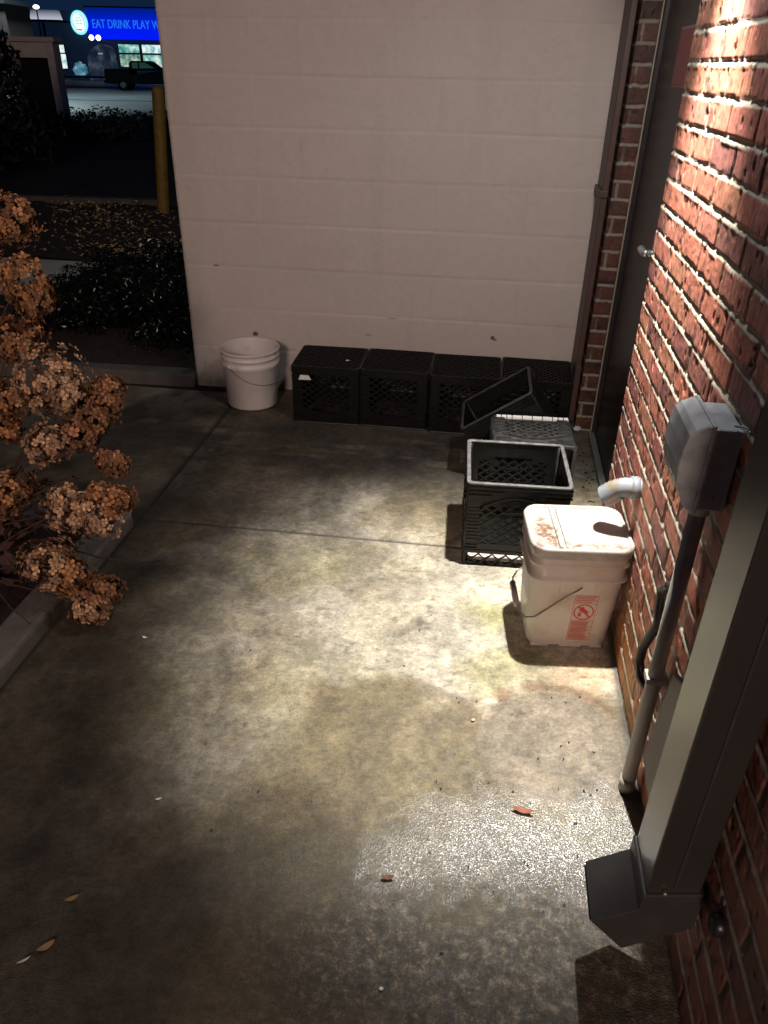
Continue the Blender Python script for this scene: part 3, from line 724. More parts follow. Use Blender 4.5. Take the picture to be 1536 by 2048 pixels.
pol(bm, [(cx-.012, cz-.001), (cx-.004, cz-.001), (cx-.003, cz-.016), (cx-.012, cz-.016)], .0008)
pol(bm, [(cx-.017, cz+.018), (cx-.013, cz+.021), (cx+.024, cz-.016), (cx+.020, cz-.019)], .0012)   # prohibition bar
wl2 = obj('warning_label', bm, RED, p)
bm = NB(); rng = random.Random(5)
z = .197
for z, x1 in ((.196, .055), (.190, .05), (.184, .057), (.178, .045)): quad(bm, LX0+.004, x1, z-.0016, z+.0016, .0004)
z = .104
while z > .037:
    if min(abs(z-.0876), abs(z-.0626)) > .003: quad(bm, LX0+.004, LX1-.004-rng.random()*.012, z-.0014, z+.0014, .0004)
    z -= .0042
obj('label_lines', bm, REDPALE, wl2)

# ------------------------------------------------------------------ downspout
ds = thing('downspout', 'tall bronze rectangular downspout on the brick wall with angled outlet', 'downspout', (0, -2.745, 0))
bm = NB(); box(bm, -.099, -.012, -.055, .055, .225, 2.45); obj('pipe', bm, BRONZE, ds, bevel=.004)
bm = NB(); prism(bm, [(-.104, .262), (-.006, .286), (-.006, .19), (-.112, .10), (-.178, .168), (-.104, .222)], -.0605, .0605, 1)
bm2 = NB(); box(bm2, -.058, -.054, -.0575, -.0552, .29, 2.45); obj('seam', bm2, ELBOWM, ds)
for z_ in (.275, 1.5175):
    bm2 = NB(); tube(bm2, [(-.07, -.0548, z_), (-.07, -.0625, z_), (-.07, -.064, z_)], [.005, .005, .003], 8); obj('screw', bm2, WIRE, ds, smooth=True)
el = obj('outlet_elbow', bm, ELBOWM, ds, bevel=.002)
bm = NB(); prism(bm, [(-.1147, .0975), (-.1785, .1655), (-.1795, .1645), (-.1157, .0965)], -.054, .054, 1); obj('outlet_mouth', bm, DARKHOLE, el)
bm = NB(); box(bm, -.1025, -.011, -.0585, .0585, 1.5, 1.535); obj('strap', bm, BRONZE, ds, bevel=.002)

# ------------------------------------------------------------------ weatherproof outlet box with conduit
eb = thing('outlet_box', 'grey weatherproof outlet box on the brick wall with conduit running down', 'outlet box', (0, -2.33, .795))
def yz(bm, prof, y0, y1): prism(bm, prof, y0, y1, 1)
bm = NB(); yz(bm, [(-.004, .0), (-.052, .0), (-.052, .160), (-.004, .160)], -.066, .066); obj('back_box', bm, BOXM, eb, bevel=.005)
bm = NB()
cp = [(-.0535, -.002), (-.060, -.006), (-.074, .006), (-.088, .030), (-.098, .058), (-.1015, .085), (-.099, .12), (-.094, .148), (-.085, .158), (-.068, .166), (-.0535, .166)]
yz(bm, cp, -.070, .070); cv = obj('hinged_cover', bm, BOXM, eb, bevel=.004)
bm = NB(); yz(bm, [(-.0525, -.003), (-.060, -.003), (-.060, .169), (-.0525, .169)], -.0735, .0735); obj('gasket_flange', bm, BOXM, cv, bevel=.002)
bm = NB(); q = [(-.018, -.045, .161), (-.003, -.050, .162), (.004, -.060, .162), (-.001, -.074, .162), (-.012, -.076, .162), (-.018, -.066, .161)]; tube(bm, q, .0016, 6); obj('latch_tab', bm, BOXM, eb, smooth=True)
for y_, z_ in ((-.0745, .03), (-.0745, .135)):
    bm = NB(); tube(bm, [(-.056, y_+.001, z_-.012), (-.056, y_+.001, z_+.012)], .0045, 8); obj('hinge', bm, BOXM, eb, smooth=True)
for z_ in (.03, .13):
    bm = NB(); tube(bm, [(-.028, -.0655, z_), (-.028, -.0675, z_)], .004, 8); obj('screw', bm, WIRE, eb)
bm = NB(); tube(bm, [(-.03, -.012, .006), (-.03, -.013, -.03)], .021, 14); obj('conduit_fitting', bm, CONDUITM, eb, smooth=True)
bm = NB(); tube(bm, [(-.03, -.013, -.02), (-.03, -.018, -.4), (-.029, -.02, -.80)], .0165, 14); obj('conduit', bm, CONDUITM, eb, smooth=True)
bm = NB(); tube(bm, [(-.03, -.02, -.755), (-.0295, -.02, -.794)], .0185, 14); obj('conduit_collar', bm, CONDUITM, eb, smooth=True)
bm = NB(); box(bm, -.05, -.004, -.036, .0, -.45, -.435); obj('conduit_clip', bm, CONDUITM, eb, bevel=.002)

# ------------------------------------------------------------------ black cable, plate, pvc, black stub
bm = NB()
tube(bm, [(-.012, -2.30, .54), (-.022, -2.262, .535), (-.03, -2.25, .51), (-.028, -2.256, .47), (-.024, -2.262, .43), (-.03, -2.25, .39), (-.036, -2.235, .34), (-.036, -2.235, .30), (-.03, -2.255, .27), (-.022, -2.285, .265), (-.016, -2.31, .285)], .011, 10)
o = obj('rubber_cable', bm, RUBBER, smooth=True); tag(o, 'thick black cable looped behind the grey conduit on the brick wall', 'cable')
bm = NB(); prism(bm, [(-2.38, .17), (-2.44, .13), (-2.60, .16), (-2.60, .42), (-2.50, .47), (-2.42, .43)], -.022, -.006, 0)
o = obj('cover_plate', bm, mat('grey_cover_plate', (.3, .27, .26), .6), bevel=.006); tag(o, 'pale grey cover plate on the brick wall between conduit and downspout', 'plate')
pv_ = thing('drain_pipe', 'short white PVC drain elbow sticking out of the brick wall above the pail', 'pipe', (0, -1.742, .492))
bm = NB(); A = [(.02, 0, 0), (-.03, 0, 0)]
for k in range(1, 7):
    a = math.radians(45*k/6); A.append((-.03-.045*math.sin(a), .02*(1-math.cos(a)), -.045*(1-math.cos(a))))
A.append((-.075, .009, -.028))
tube(bm, A, .0275, 24, caps=False); obj('elbow', bm, PVC, pv_, smooth=True)
bm = NB()
tube(bm, [(-.004, 0, 0), (-.026, 0, 0)], .032, 24); tube(bm, [A[-3], A[-1], (A[-1][0]-.012, A[-1][1]+.004, A[-1][2]-.012)], .031, 24, caps=False)
obj('hub', bm, PVC, pv_, smooth=True)
bm = NB(); e1 = Vector(A[-1])+Vector((-.008, .002, -.008)); tube(bm, [e1, e1+Vector((-.002, .0005, -.002))], .0285, 24); obj('pipe_mouth', bm, mat('grey_pipe_mouth', (.2, .19, .17), .8), pv_)
bm = NB(); tube(bm, [(.01, -2.868, .305), (-.012, -2.868, .305), (-.017, -2.868, .305)], [.019, .019, .012], 16)
o = obj('pipe_stub', bm, RUBBER, smooth=True); tag(o, 'small shiny black stub on the brick wall beside the downspout outlet', 'stub')

# ------------------------------------------------------------------ litter
def leaf(name, label, cat, x, y, s, rz, m, z=.004, group=None, asp=.4):
    bm = NB(); n = 9; T = []; Bt = []
    for k in range(n):
        t = k/(n-1); w_ = asp*s*math.sin(PI*t)**.8*.5; c_ = s*.18*(t-.5)**2*4
        T.append(bm.verts.new((s*(t-.5), w_, c_+.15*w_))); Bt.append(bm.verts.new((s*(t-.5), -w_, c_+.3*w_)))
    for k in range(n-1):
        bm.faces.new((T[k], T[k+1], Bt[k+1], Bt[k]))
    bmesh.ops.remove_doubles(bm, verts=bm.verts, dist=1e-5)
    o = obj(name, bm, m, smooth=True); o.location = (x, y, z); o.rotation_euler = (0, 0, rz)
    return tag(o, label, cat, group)
ORANGE = mat('orange_leaf', (.26, .075, .035), .6); TAN = mat('tan_leaf', (.38, .24, .12), .7); DULL = mat('dull_brown_leaf', (.14, .06, .03), .7)
leaf('fallen_leaf', 'orange-red leaf lying on the wet shiny concrete', 'leaf', -.275, -2.455, .052, -.15, ORANGE, asp=.3)
leaf('fallen_leaf', 'small dark red leaf on the dark gritty concrete, left of the shiny patch', 'leaf', -.56, -2.668, .03, .2, DULL)
leaf('fallen_leaf', 'tan curled leaf on the dark concrete at lower left, the farther of two', 'leaf', -1.19, -2.813, .028, .6, TAN)
leaf('fallen_leaf', 'tan torn leaf on the dark concrete at lower left, the nearer of two', 'leaf', -1.191, -2.912, .036, .8, TAN)
leaf('fallen_petal', 'pair of white petals on the dark concrete below the dried flowers', 'petal', -1.377, -2.015, .018, -.3, PAPER, asp=.5)
leaf('fallen_petal', 'tiny white sliver on the dark concrete at the far lower left', 'petal', -1.219, -2.943, .026, .7, PAPER, asp=.2)
leaf('fallen_petal', 'tiny white fleck on the black gritty concrete near the bottom edge', 'petal', -.541, -2.891, .009, .2, PAPER, asp=.8)
leaf('fallen_petal', 'small white sliver alone in the middle of the dark left concrete', 'petal', -1.112, -2.554, .016, .5, PAPER, asp=.4)
leaf('fallen_petal', 'pale yellow chip on the damp concrete left of the round stain', 'petal', -.40, -2.19, .011, .6, mat('pale_chip', (.6, .55, .35), .7), asp=.6)
# twigs and crumbs on the lit concrete: countable only as litter
bm = NB(); rng = random.Random(3)
for i in range(110):
    x = rng.uniform(-1.3, .0); y = rng.uniform(-3.1, -.5)
    if rng.random() < .6: x = rng.uniform(-.5, -.02); y = rng.uniform(-2.7, -2.0)
    s = rng.uniform(.0006, .0017); a = rng.uniform(0, PI)
    box(bm, -s*rng.uniform(1, 2.5), s*rng.uniform(1, 2), -s, s, .0, s*1.2, Matrix.Translation((x, y, .002)) @ Matrix.Rotation(a, 4, 'Z'))
for i in range(40):
    x = rng.uniform(-.01, .06); y = rng.uniform(-1.15, -.4); s = rng.uniform(.001, .003)
    box(bm, -s*2, s*2, -s, s, 0, s, Matrix.Translation((x, y, .003)) @ Matrix.Rotation(rng.uniform(0, PI), 4, 'Z'))
o = obj('grit', bm, mat('dark_grit', (.05, .035, .025), .9)); tag(o, 'dark crumbs and grit scattered over the concrete', 'grit', kind='stuff')
def scrap(name, label, cat, loc, w_, h_, M3, m):
    bm = NB(); P_ = [(-w_/2, -h_/2), (w_/2, -h_/2*.8), (w_*.32, h_/2), (-w_*.35, h_/2)]
    vs = [bm.verts.new((x, y, .001*math.sin(x*90))) for x, y in P_]; vs2 = [bm.verts.new((x, y, -.0012)) for x, y in P_]
    bm.faces.new(vs); bm.faces.new(vs2[::-1])
    for k in range(4): bm.faces.new((vs[k], vs[(k+1) % 4], vs2[(k+1) % 4], vs2[k]))
    o = obj(name, bm, m); o.matrix_world = Matrix.Translation(loc) @ M3.to_4x4(); return tag(o, label, cat)
scrap('paper_scrap', 'white torn sticker on the front of the leftmost upside-down crate', 'paper', Vector((-1.262, -.4135, .232)), .06, .024, Matrix.Rotation(PI/2, 3, 'X'), PAPER)
scrap('paper_scrap', 'tiny white scrap on top of the leftmost upside-down crate', 'paper', Vector((-1.085, -.288, .284)), .018, .014, Matrix.Rotation(.4, 3, 'Z'), PAPER)
# crumpled plastic at the corner of the door
bm = NB(); bmesh.ops.create_icosphere(bm, subdivisions=2, radius=.022)
for v in bm.verts: v.co *= 1+.5*(random.random()-.5); v.co.z *= .55
o = obj('plastic_scrap', bm, mat('pale_plastic', (.55, .56, .6), .3)); o.location = (.01, -.262, .014); tag(o, 'crumpled pale plastic scrap at the foot of the door jamb', 'litter')

# ------------------------------------------------------------------ dried hydrangea
hy = thing('hydrangea_shrub', 'dried brown hydrangea with papery flower heads leaning over the kerb', 'shrub', (-2.1, -1.75, .0))
HB = Vector((-2.1, -1.75, 0))
HYM = bpy.data.materials.new('dried_petals'); HYM.use_nodes = True
N = HYM.node_tree.nodes; Lk = HYM.node_tree.links; B_ = N['Principled BSDF']; B_.inputs['Roughness'].default_value = .75
at = N.new('ShaderNodeAttribute'); at.attribute_name = 'tint'; Lk.new(at.outputs['Color'], B_.inputs['Base Color'])
try: B_.inputs['Subsurface Weight'].default_value = .0
except Exception: pass
def flower_head(c, r, seed, tone):
    rg = random.Random(seed); V_ = []; F_ = []; Ct = []
    nf = int(60+1250*r)
    for i in range(nf):
        u = rg.uniform(-1, 1); a = rg.uniform(0, 2*PI); s = math.sqrt(1-u*u)
        n = Vector((s*math.cos(a), s*math.sin(a), u*.9)); rad = r*rg.uniform(.68, 1.0)*(1+.22*math.sin(3*a+seed)*s)
        P0 = n*rad; t = n.orthogonal().normalized(); b_ = n.cross(t)
        tw = rg.uniform(0, PI); base = rg.uniform(.3, 1.15)*(.75+.35*n.z)
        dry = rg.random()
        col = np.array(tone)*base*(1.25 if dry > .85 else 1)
        fs = rg.uniform(.009, .0175)
        for q in range(4):
            aa = tw+q*PI/2+rg.uniform(-.2, .2); d0 = (t*math.cos(aa)+b_*math.sin(aa)); d1 = n.cross(d0)
            lift = rg.uniform(-.3, .7)
            p0 = P0; p1 = P0+d0*fs*.55+d1*fs*.42+n*fs*lift*.4; p2 = P0+d0*fs*1.05+n*fs*lift; p3 = P0+d0*fs*.55-d1*fs*.42+n*fs*lift*.55
            pa = P0+d0*fs*.98+d1*fs*.30+n*fs*lift*.9; pb = P0+d0*fs*.98-d1*fs*.30+n*fs*lift*.8
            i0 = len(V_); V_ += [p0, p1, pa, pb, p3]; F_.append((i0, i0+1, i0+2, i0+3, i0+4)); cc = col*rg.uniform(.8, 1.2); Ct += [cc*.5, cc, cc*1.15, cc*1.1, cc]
    me = bpy.data.meshes.new('flower_head'); me.from_pydata([tuple(v) for v in V_], [], F_); me.update()
    a_ = me.attributes.new('tint', 'FLOAT_COLOR', 'POINT')
    arr = np.ones((len(V_), 4), np.float32); arr[:, :3] = np.clip(np.array(Ct), 0, 1); a_.data.foreach_set('color', arr.reshape(-1))
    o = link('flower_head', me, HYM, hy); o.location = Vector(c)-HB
    return o
ORT = (.56, .25, .10); TNT = (.74, .44, .25); DKT = (.42, .19, .085)
heads = [((-1.95, -1.357, 1.044), .085, ORT), ((-1.9, -1.438, .883), .085, ORT), ((-1.85, -1.46, .83), .055, ORT), ((-1.95, -1.459, .696), .085, ORT), 
         ((-1.77, -1.60, .632), .105, TNT), ((-1.72, -1.62, .59), .08, TNT), ((-1.9, -1.626, .561), .06, ORT), ((-1.65, -1.54, .545), .066, DKT), ((-1.62, -1.53, .575), .045, DKT), ((-1.69, -1.62, .47), .066, DKT), ((-1.66, -1.58, .50), .06, DKT), ((-1.755, -1.701, .455), .065, TNT),
         ((-1.55, -1.693, .399), .038, DKT), ((-1.575, -1.70, .42), .025, DKT), ((-1.9, -1.674, .48), .04, ORT), ((-1.87, -1.795, .325), .07, ORT), ((-1.5, -1.81, .346), .042, ORT), ((-1.56, -1.80, .355), .035, ORT), ((-1.62, -1.85, .314), .066, TNT), ((-1.55, -1.841, .29), .055, TNT), ((-1.66, -1.83, .34), .045, TNT),
         ((-1.7, -1.922, .164), .078, TNT), ((-1.63, -1.925, .135), .06, ORT), ((-1.55, -1.928, .085), .055, DKT), ((-1.52, -1.93, .10), .045, DKT), ((-1.555, -1.975, .06), .05, TNT)]
STEM = mat('brown_stem', (.06, .028, .018), .7)
bm = NB(); rg = random.Random(9)
for i, (c, r, tone) in enumerate(heads):
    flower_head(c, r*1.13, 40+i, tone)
    if r > .035:
        root = Vector((-2.1+rg.uniform(-.12, .12), -1.75+rg.uniform(-.15, .1), .02))-HB; e_ = Vector(c)-HB
        md = (root+e_)/2+Vector((rg.uniform(-.05, .05), rg.uniform(-.05, .05), .12*abs(e_.z)+.06))
        pts = [root*(1-t)**2+md*2*t*(1-t)+e_*t*t for t in [k/8 for k in range(9)]]
        tube(bm, pts, [.005-.003*k/8 for k in range(9)], 6)
for i in range(26):
    a = rg.uniform(0, 2*PI); root = Vector((rg.uniform(-.12, .12), rg.uniform(-.12, .12), .02)); L0 = rg.uniform(.25, .6)
    e_ = root+Vector((math.cos(a)*L0*.8, math.sin(a)*L0*.8, L0*rg.uniform(.2, .9)))
    md = (root+e_)/2+Vector((0, 0, .12)); pts = [root*(1-t)**2+md*2*t*(1-t)+e_*t*t for t in [k/6 for k in range(7)]]
    tube(bm, pts, [.003-.002*k/6 for k in range(7)], 5)
# long bare twigs reaching over the kerb and the slab
tube(bm, [Vector(q)-HB for q in ((-1.95, -1.9, .2), (-1.8, -2.05, .18), (-1.70, -2.12, .15), (-1.64, -2.14, .12))], .0022, 5)
tube(bm, [Vector(q)-HB for q in ((-1.75, -1.85, .2), (-1.6, -1.80, .12), (-1.50, -1.72, .06), (-1.47, -1.66, .03))], .002, 5)
tube(bm, [Vector(q)-HB for q in ((-1.9, -1.75, .3), (-1.75, -1.72, .36), (-1.62, -1.70, .37), (-1.56, -1.69, .385))], .002, 5)
obj('stems', bm, STEM, hy, smooth=True)
# a few withered leaves low in the shrub
def leaf_cloud(cent, rad, n, size, seed, flat=.5, shell=.55, asp=.45, keep=None):
    rg = random.Random(seed); V_ = []; F_ = []
    for i in range(n):
        while True:
            q = Vector((rg.uniform(-1, 1), rg.uniform(-1, 1), rg.uniform(-1, 1))); L0 = q.length
            if shell < L0 < 1: break
        lump = 1+.16*math.sin(q.x*7+seed)*math.cos(q.y*6+q.z*5)
        P0 = Vector((q.x*rad[0], q.y*rad[1], q.z*rad[2]))*lump+Vector(cent)
        if keep and not keep(P0): continue
        n_ = (q.normalized()+Vector((rg.uniform(-1, 1), rg.uniform(-1, 1), rg.uniform(-.3, 1)))*flat*1.6).normalized()
        t = n_.orthogonal().normalized(); t.rotate(Matrix.Rotation(rg.uniform(0, 2*PI), 3, n_)); b_ = n_.cross(t); s = size*rg.uniform(.6, 1.25)
        i0 = len(V_); V_ += [P0-t*s*.5, P0+b_*s*asp*.5+n_*s*.06, P0+t*s*.5, P0-b_*s*asp*.5+n_*s*.06]; F_.append((i0, i0+1, i0+2, i0+3))
    return V_, F_
def foliage(name, parts, m, parent):
    V_ = []; F_ = []
    for v, f in parts:
        o_ = len(V_); V_ += [tuple(x) for x in v]; F_ += [tuple(i+o_ for i in q) for q in f]
    me = bpy.data.meshes.new(name); me.from_pydata(V_, [], F_); me.update(); return link(name, me, m, parent)
foliage('withered_leaves', [leaf_cloud((.1, .0, .14), (.36, .36, .13), 300, .05, 4, shell=.0)], mat('withered_leaf', (.05, .02, .014), .8, noise=(20, (.09, .04, .025), .4, .7)), hy)

# ------------------------------------------------------------------ evergreen shrubs near the block wall
GLOSS = mat('dark_glossy_leaf', (.003, .006, .0035), .24, spec=.22, noise=(4, (.006, .010, .005), .4, .7))
DARKLEAF = mat('dark_leaf', (.010, .014, .010), .6)
INNER = mat('dark_twig_mass', (.006, .006, .005), .95)
def shrub(name, label, c, rad, n, size, m, seed, parts, stem=True, group=None, keep=None):
    t = thing(name, label, 'shrub', (c[0], c[1], 0), group=group)
    cl = [leaf_cloud((dx, dy, z), r_, int(n*w_), size, seed+i, keep=keep) for i, (dx, dy, z, r_, w_) in enumerate(parts)]
    foliage('leaves', cl, m, t)
    bm = NB(); rg = random.Random(seed)
    for i in range(7):
        a = rg.uniform(0, 2*PI); q = parts[i % len(parts)]
        e_ = Vector((q[0]+math.cos(a)*q[3][0]*.6, q[1]+math.sin(a)*q[3][1]*.6, q[2]+q[3][2]*.3))
        tube(bm, [(0, 0, -.02), (math.cos(a)*.008, math.sin(a)*.008, .01), e_*.5+Vector((0, 0, .08)), e_], [.016, .014, .009, .004], 5)
    obj('branches', bm, STEM, t, smooth=True)
    return t
shrub('evergreen_shrub', 'dark glossy evergreen shrub beside the left end of the block wall', (-2.62, 1.02), None, 5600, .034, GLOSS, 21,
      [(0, 0, .24, (.52, .52, .24), 1), (.42, .3, .28, (.42, .42, .25), .9), (-.35, -.2, .16, (.38, .40, .18), .6), (.4, -.35, .13, (.40, .40, .16), .7), (.6, .75, .26, (.5, .45, .26), .7)],
      keep=lambda P_: not (P_.x+-2.62 > -1.99 and P_.y+1.02 < .26) and P_.z > -.02)
shrub('evergreen_shrub', 'low dark green shrub behind the dried flowers at the left edge', (-4.25, .78), None, 1000, .05, DARKLEAF, 35, [(0, 0, .16, (.4, .4, .17), 1), (.3, .15, .12, (.3, .3, .13), .4)])

# ------------------------------------------------------------------ leaf litter
LIT = bpy.data.materials.new('leaf_litter'); LIT.use_nodes = True
N = LIT.node_tree.nodes; Lk = LIT.node_tree.links; B_ = N['Principled BSDF']; B_.inputs['Roughness'].default_value = .8
at = N.new('ShaderNodeAttribute'); at.attribute_name = 'tint'; Lk.new(at.outputs['Color'], B_.inputs['Base Color'])
rg = random.Random(12); V_ = []; F_ = []; Ct = []
for i in range(7000):
    x = rg.uniform(-7.6, -1.5); y = rg.uniform(2.6, 5.55)
    if rg.random() > .55+.45*math.sin(x*3+y*2): continue
    s = rg.uniform(.02, .062); a = rg.uniform(0, 2*PI); tl = rg.uniform(-.5, .5); tm = rg.uniform(-.5, .5)
    c_, s_ = math.cos(a), math.sin(a); P0 = Vector((x, y, .02+rg.random()*.03)); t = Vector((c_, s_, tl)); b_ = Vector((-s_, c_, tm))
    i0 = len(V_); V_ += [P0-t*s*.5, P0+b_*s*.25, P0+t*s*.5, P0-b_*s*.25]; F_.append((i0, i0+1, i0+2, i0+3))
    cc = np.array(rg.choice([(.50, .34, .16), (.36, .23, .11), (.60, .46, .24), (.2, .13, .08), (.42, .37, .16)]))*rg.uniform(.6, 1.3); Ct += [cc]*4
me = bpy.data.meshes.new('leaf_litter'); me.from_pydata([tuple(v) for v in V_], [], F_); me.update()
a_ = me.attributes.new('tint', 'FLOAT_COLOR', 'POINT'); arr = np.ones((len(V_), 4), np.float32); arr[:, :3] = np.array(Ct); a_.data.foreach_set('color', arr.reshape(-1))
o = link('leaf_litter', me, LIT); tag(o, 'brown fallen leaves covering the planting bed behind the evergreen shrub', 'leaf litter', kind='stuff')

# ------------------------------------------------------------------ bollards
YEL = mat('yellow_bollard_paint', (.19, .12, .011), .6, noise=(14, (.13, .08, .01), .4, .7))
def bollard(label, loc, r, h, lean=0.):
    t = thing('bollard', label, 'bollard', loc, group=None); t.rotation_euler = (0, lean, 0)
    bm = NB(); lathe(bm, [(r, 0), (r, h-.04)], 20); obj('post', bm, YEL, t, smooth=True)
    bm = NB(); lathe(bm, [(r, h-.04), (r*.97, h-.02), (r*.75, h), (r*.4, h+.015), (.001, h+.02)], 20); obj('domed_cap', bm, YEL, t, smooth=True)
bollard('tall yellow steel bollard beside the edge of the block wall', (-4.14, 4.93, 0), .066, 1.23, .085)
bollard('short yellow steel bollard at the edge of the car park, in front of the hedge', tuple(bgp(21.2, -8.2, gz(21.2))), .11, .82)

# ------------------------------------------------------------------ hedges, conifer and enclosure in the dark
def hedge(label, D, s, w_, dpt, h, n, seed):
    t = thing('hedge_shrub', label, 'shrub', tuple(bgp(D, s, gz(D))), -YAW)
    foliage('leaves', [leaf_cloud((0, 0, h*.5), (w_, dpt, h*.55), n, .12, seed, shell=.3)], DARKLEAF, t)
    bm = NB(); rg = random.Random(seed)
    for i in range(6):
        x = rg.uniform(-w_, w_)*.6; tube(bm, [(0, 0, 0), (x*.2, 0, h*.15), (x*1.1, rg.uniform(-.1, .1), h*.5), (x*1.3, rg.uniform(-.2, .2), h*.85)], [.04, .03, .02, .008], 5)
    obj('branches', bm, STEM, t, smooth=True)
hedge('low black hedge clump to the left of the short yellow bollard', 17.5, -8.5, 1.5, .8, .75, 1700, 51)
hedge('low black hedge clump between the two yellow bollards', 18.2, -6.2, 1.4, .8, .62, 1700, 52)
hedge('low black hedge clump reaching behind the tall yellow bollard', 19.0, -4.3, 1.5, .8, .62, 1700, 53)
t = thing('conifer', 'tall black conifer at the left edge in front of the enclosure', 'tree', tuple(bgp(13.2, -6.1, gz(13.2))))
cl = []
for i in range(9):
    z = .25+i*.21; r_ = .95-.085*i
    cl.append(leaf_cloud((0, 0, z), (r_, r_, .22), 420, .13, 61+i, shell=.35))
foliage('crown', cl, DARKLEAF, t); bm = NB(); tube(bm, [(0, 0, 0), (0, 0, 1.9)], [.07, .02], 8); obj('trunk', bm, STEM, t, smooth=True)
t = thing('conifer', 'wide black conifer cut off by the left edge of the photo', 'tree', tuple(bgp(11.5, -6.4, gz(11.5))))
cl = [leaf_cloud((0, 0, .25+i*.2), (1.15-.1*i, 1.15-.1*i, .24), 420, .13, 81+i, shell=.35) for i in range(8)]
foliage('crown', cl, DARKLEAF, t); bm = NB(); tube(bm, [(0, 0, 0), (0, 0, 1.7)], [.08, .02], 8); obj('trunk', bm, STEM, t, smooth=True)
en = thing('enclosure', 'pale masonry enclosure with a flat cap behind the black conifers', 'enclosure', tuple(bgp(20, -8.2, gz(20))), -YAW)
ENM = mat('tan_render', (.8, .72, .62), .85, noise=(5, (.6, .53, .46), .4, .7), bump=(40, .3))
for a_, b_ in ((-.56, -.36), (.42, .58)):
    bm = NB(); box(bm, a_, b_, -.2, .2, 0, 1.85); obj('pier', bm, ENM, en)
bm = NB(); box(bm, -.36, .42, -.15, .15, 1.55, 1.85); obj('beam', bm, ENM, en)
bm = NB(); box(bm, -.62, .64, -.26, .26, 1.853, 1.95); obj('cap', bm, mat('pale_cap', (.7, .64, .56), .7), en, bevel=.01)
bm = NB(); box(bm, -.36, .42, .155, .2, 0, 1.6); obj('dark_interior', bm, DARKHOLE, en)  # black sheet put in for the shade inside the opening
t = thing('distant_shop', 'low dark reddish building far behind the enclosure at the left edge', 'building', tuple(bgp(45, -21.5, gz(45))), -YAW)
bm = NB(); box(bm, -3, 2.1, 0, 3, 0, 4.0); obj('wall', bm, mat('dim_red_wall', (.05, .03, .03), .9), t)
bm = NB(); box(bm, -3.1, 2.2, -.1, 3.1, 4.002, 4.2); obj('roof_edge', bm, BAND, t)

# ------------------------------------------------------------------ pickup truck
tk = thing('pickup_truck', 'black pickup truck parked in the car park beside the block wall edge', 'pickup', tuple(bgp(58, -19.2, -.44)), -YAW+.06)
PAINT = mat('black_car_paint', (.001, .001, .0015), .6, spec=.03)
GLASSM = mat('glowing_car_glass', (.03, .07, .06), .1, spec=.6, emit=(.25, .7, .55), estr=.025)  # faint teal glow put into the window glass
bm = NB()
prism(bm, [(0, .42), (.02, 1.22), (.1, 1.27), (1.72, 1.26), (1.75, .95), (3.6, 1.2), (3.75, 1.24), (5.1, 1.16), (5.35, 1.0), (5.4, .45)], 0, 1.9, 1); obj('body', bm, PAINT, tk, bevel=.05)
bm = NB(); A = [(1.62, 1.20), (1.68, 1.66), (1.85, 1.76), (2.7, 1.77), (3.0, 1.72), (3.75, 1.22)]
prism(bm, A, .12, 1.78, 1); cb_ = obj('cab', bm, PAINT, tk, bevel=.05)
bm = NB(); prism(bm, [(2.35, 1.33), (2.35, 1.66), (2.75, 1.67), (3.3, 1.36)], .105, .118, 1); prism(bm, [(1.85, 1.33), (1.88, 1.66), (2.25, 1.67), (2.25, 1.33)], .105, .118, 1); obj('side_window', bm, GLASSM, cb_)
bm = NB(); box(bm, -.02, -.001, .08, .3, .85, 1.15); obj('tail_light', bm, mat('tail_light_glass', (.1, .005, .005), .3), tk)
bm = NB(); box(bm, -.12, -.002, .1, 1.8, .45, .62); obj('rear_bumper', bm, PAINT, tk, bevel=.03)
for x in (1.15, 4.45):
    for y in (.14, 1.76):
        bm = NB(); tube(bm, [(x, y-.13, .37), (x, y-.1, .37), (x, y+.1, .37), (x, y+.13, .37)], [.33, .37, .37, .33], 22)
        w_ = obj('wheel', bm, PAINT, tk)
        bm = NB(); tube(bm, [(x, y-.142, .37), (x, y-.131, .37)], [.16, .2], 16); obj('rim', bm, mat('dark_rim', (.006, .006, .006), .6), w_)

# ------------------------------------------------------------------ lit venue across the car park
V0 = bgp(100, -31, -.8)
ve = thing('entertainment_venue', 'large venue at night with glowing blue fascia, lit sign and teal windows', 'building', tuple(V0), -YAW)
def bx(bm, s0, s1, z0, z1, y0, y1): box(bm, s0+31, s1+31, y0, y1, z0+.8, z1+.8)
WALLN = mat('night_wall', (.03, .04, .06), .9, emit=(.05, .12, .3), estr=.05)  # faint blue light put into the wall as its own glow
bm = NB(); bx(bm, -42, -20, -.8, 5.9, .3, 12); obj('wall', bm, WALLN, ve)
# fascia: blue glow brighter towards the bottom
BL = bpy.data.materials.new('blue_lit_fascia'); BL.use_nodes = True
N = BL.node_tree.nodes; Lk = BL.node_tree.links; N.remove(N['Principled BSDF'])
tc = N.new('ShaderNodeTexCoord'); sx = N.new('ShaderNodeSeparateXYZ'); Lk.new(tc.outputs['Generated'], sx.inputs[0])
cr = N.new('ShaderNodeValToRGB'); cr.color_ramp.elements[0].color = (.0, .01, 1.0, 1); cr.color_ramp.elements[1].color = (.0, .012, .18, 1); cr.color_ramp.elements[1].position = 1
k = cr.color_ramp.elements.new(.5); k.color = (.0, .012, .75, 1)
Lk.new(sx.outputs['Z'], cr.inputs['Fac']); em = N.new('ShaderNodeEmission'); em.inputs['Strength'].default_value = 1.0
Lk.new(cr.outputs['Color'], em.inputs['Color']); Lk.new(em.outputs[0], N['Material Output'].inputs['Surface'])
bm = NB(); bx(bm, -34.15, -19.5, 3.25, 6.2, -.1, .3); obj('fascia', bm, BL, ve)
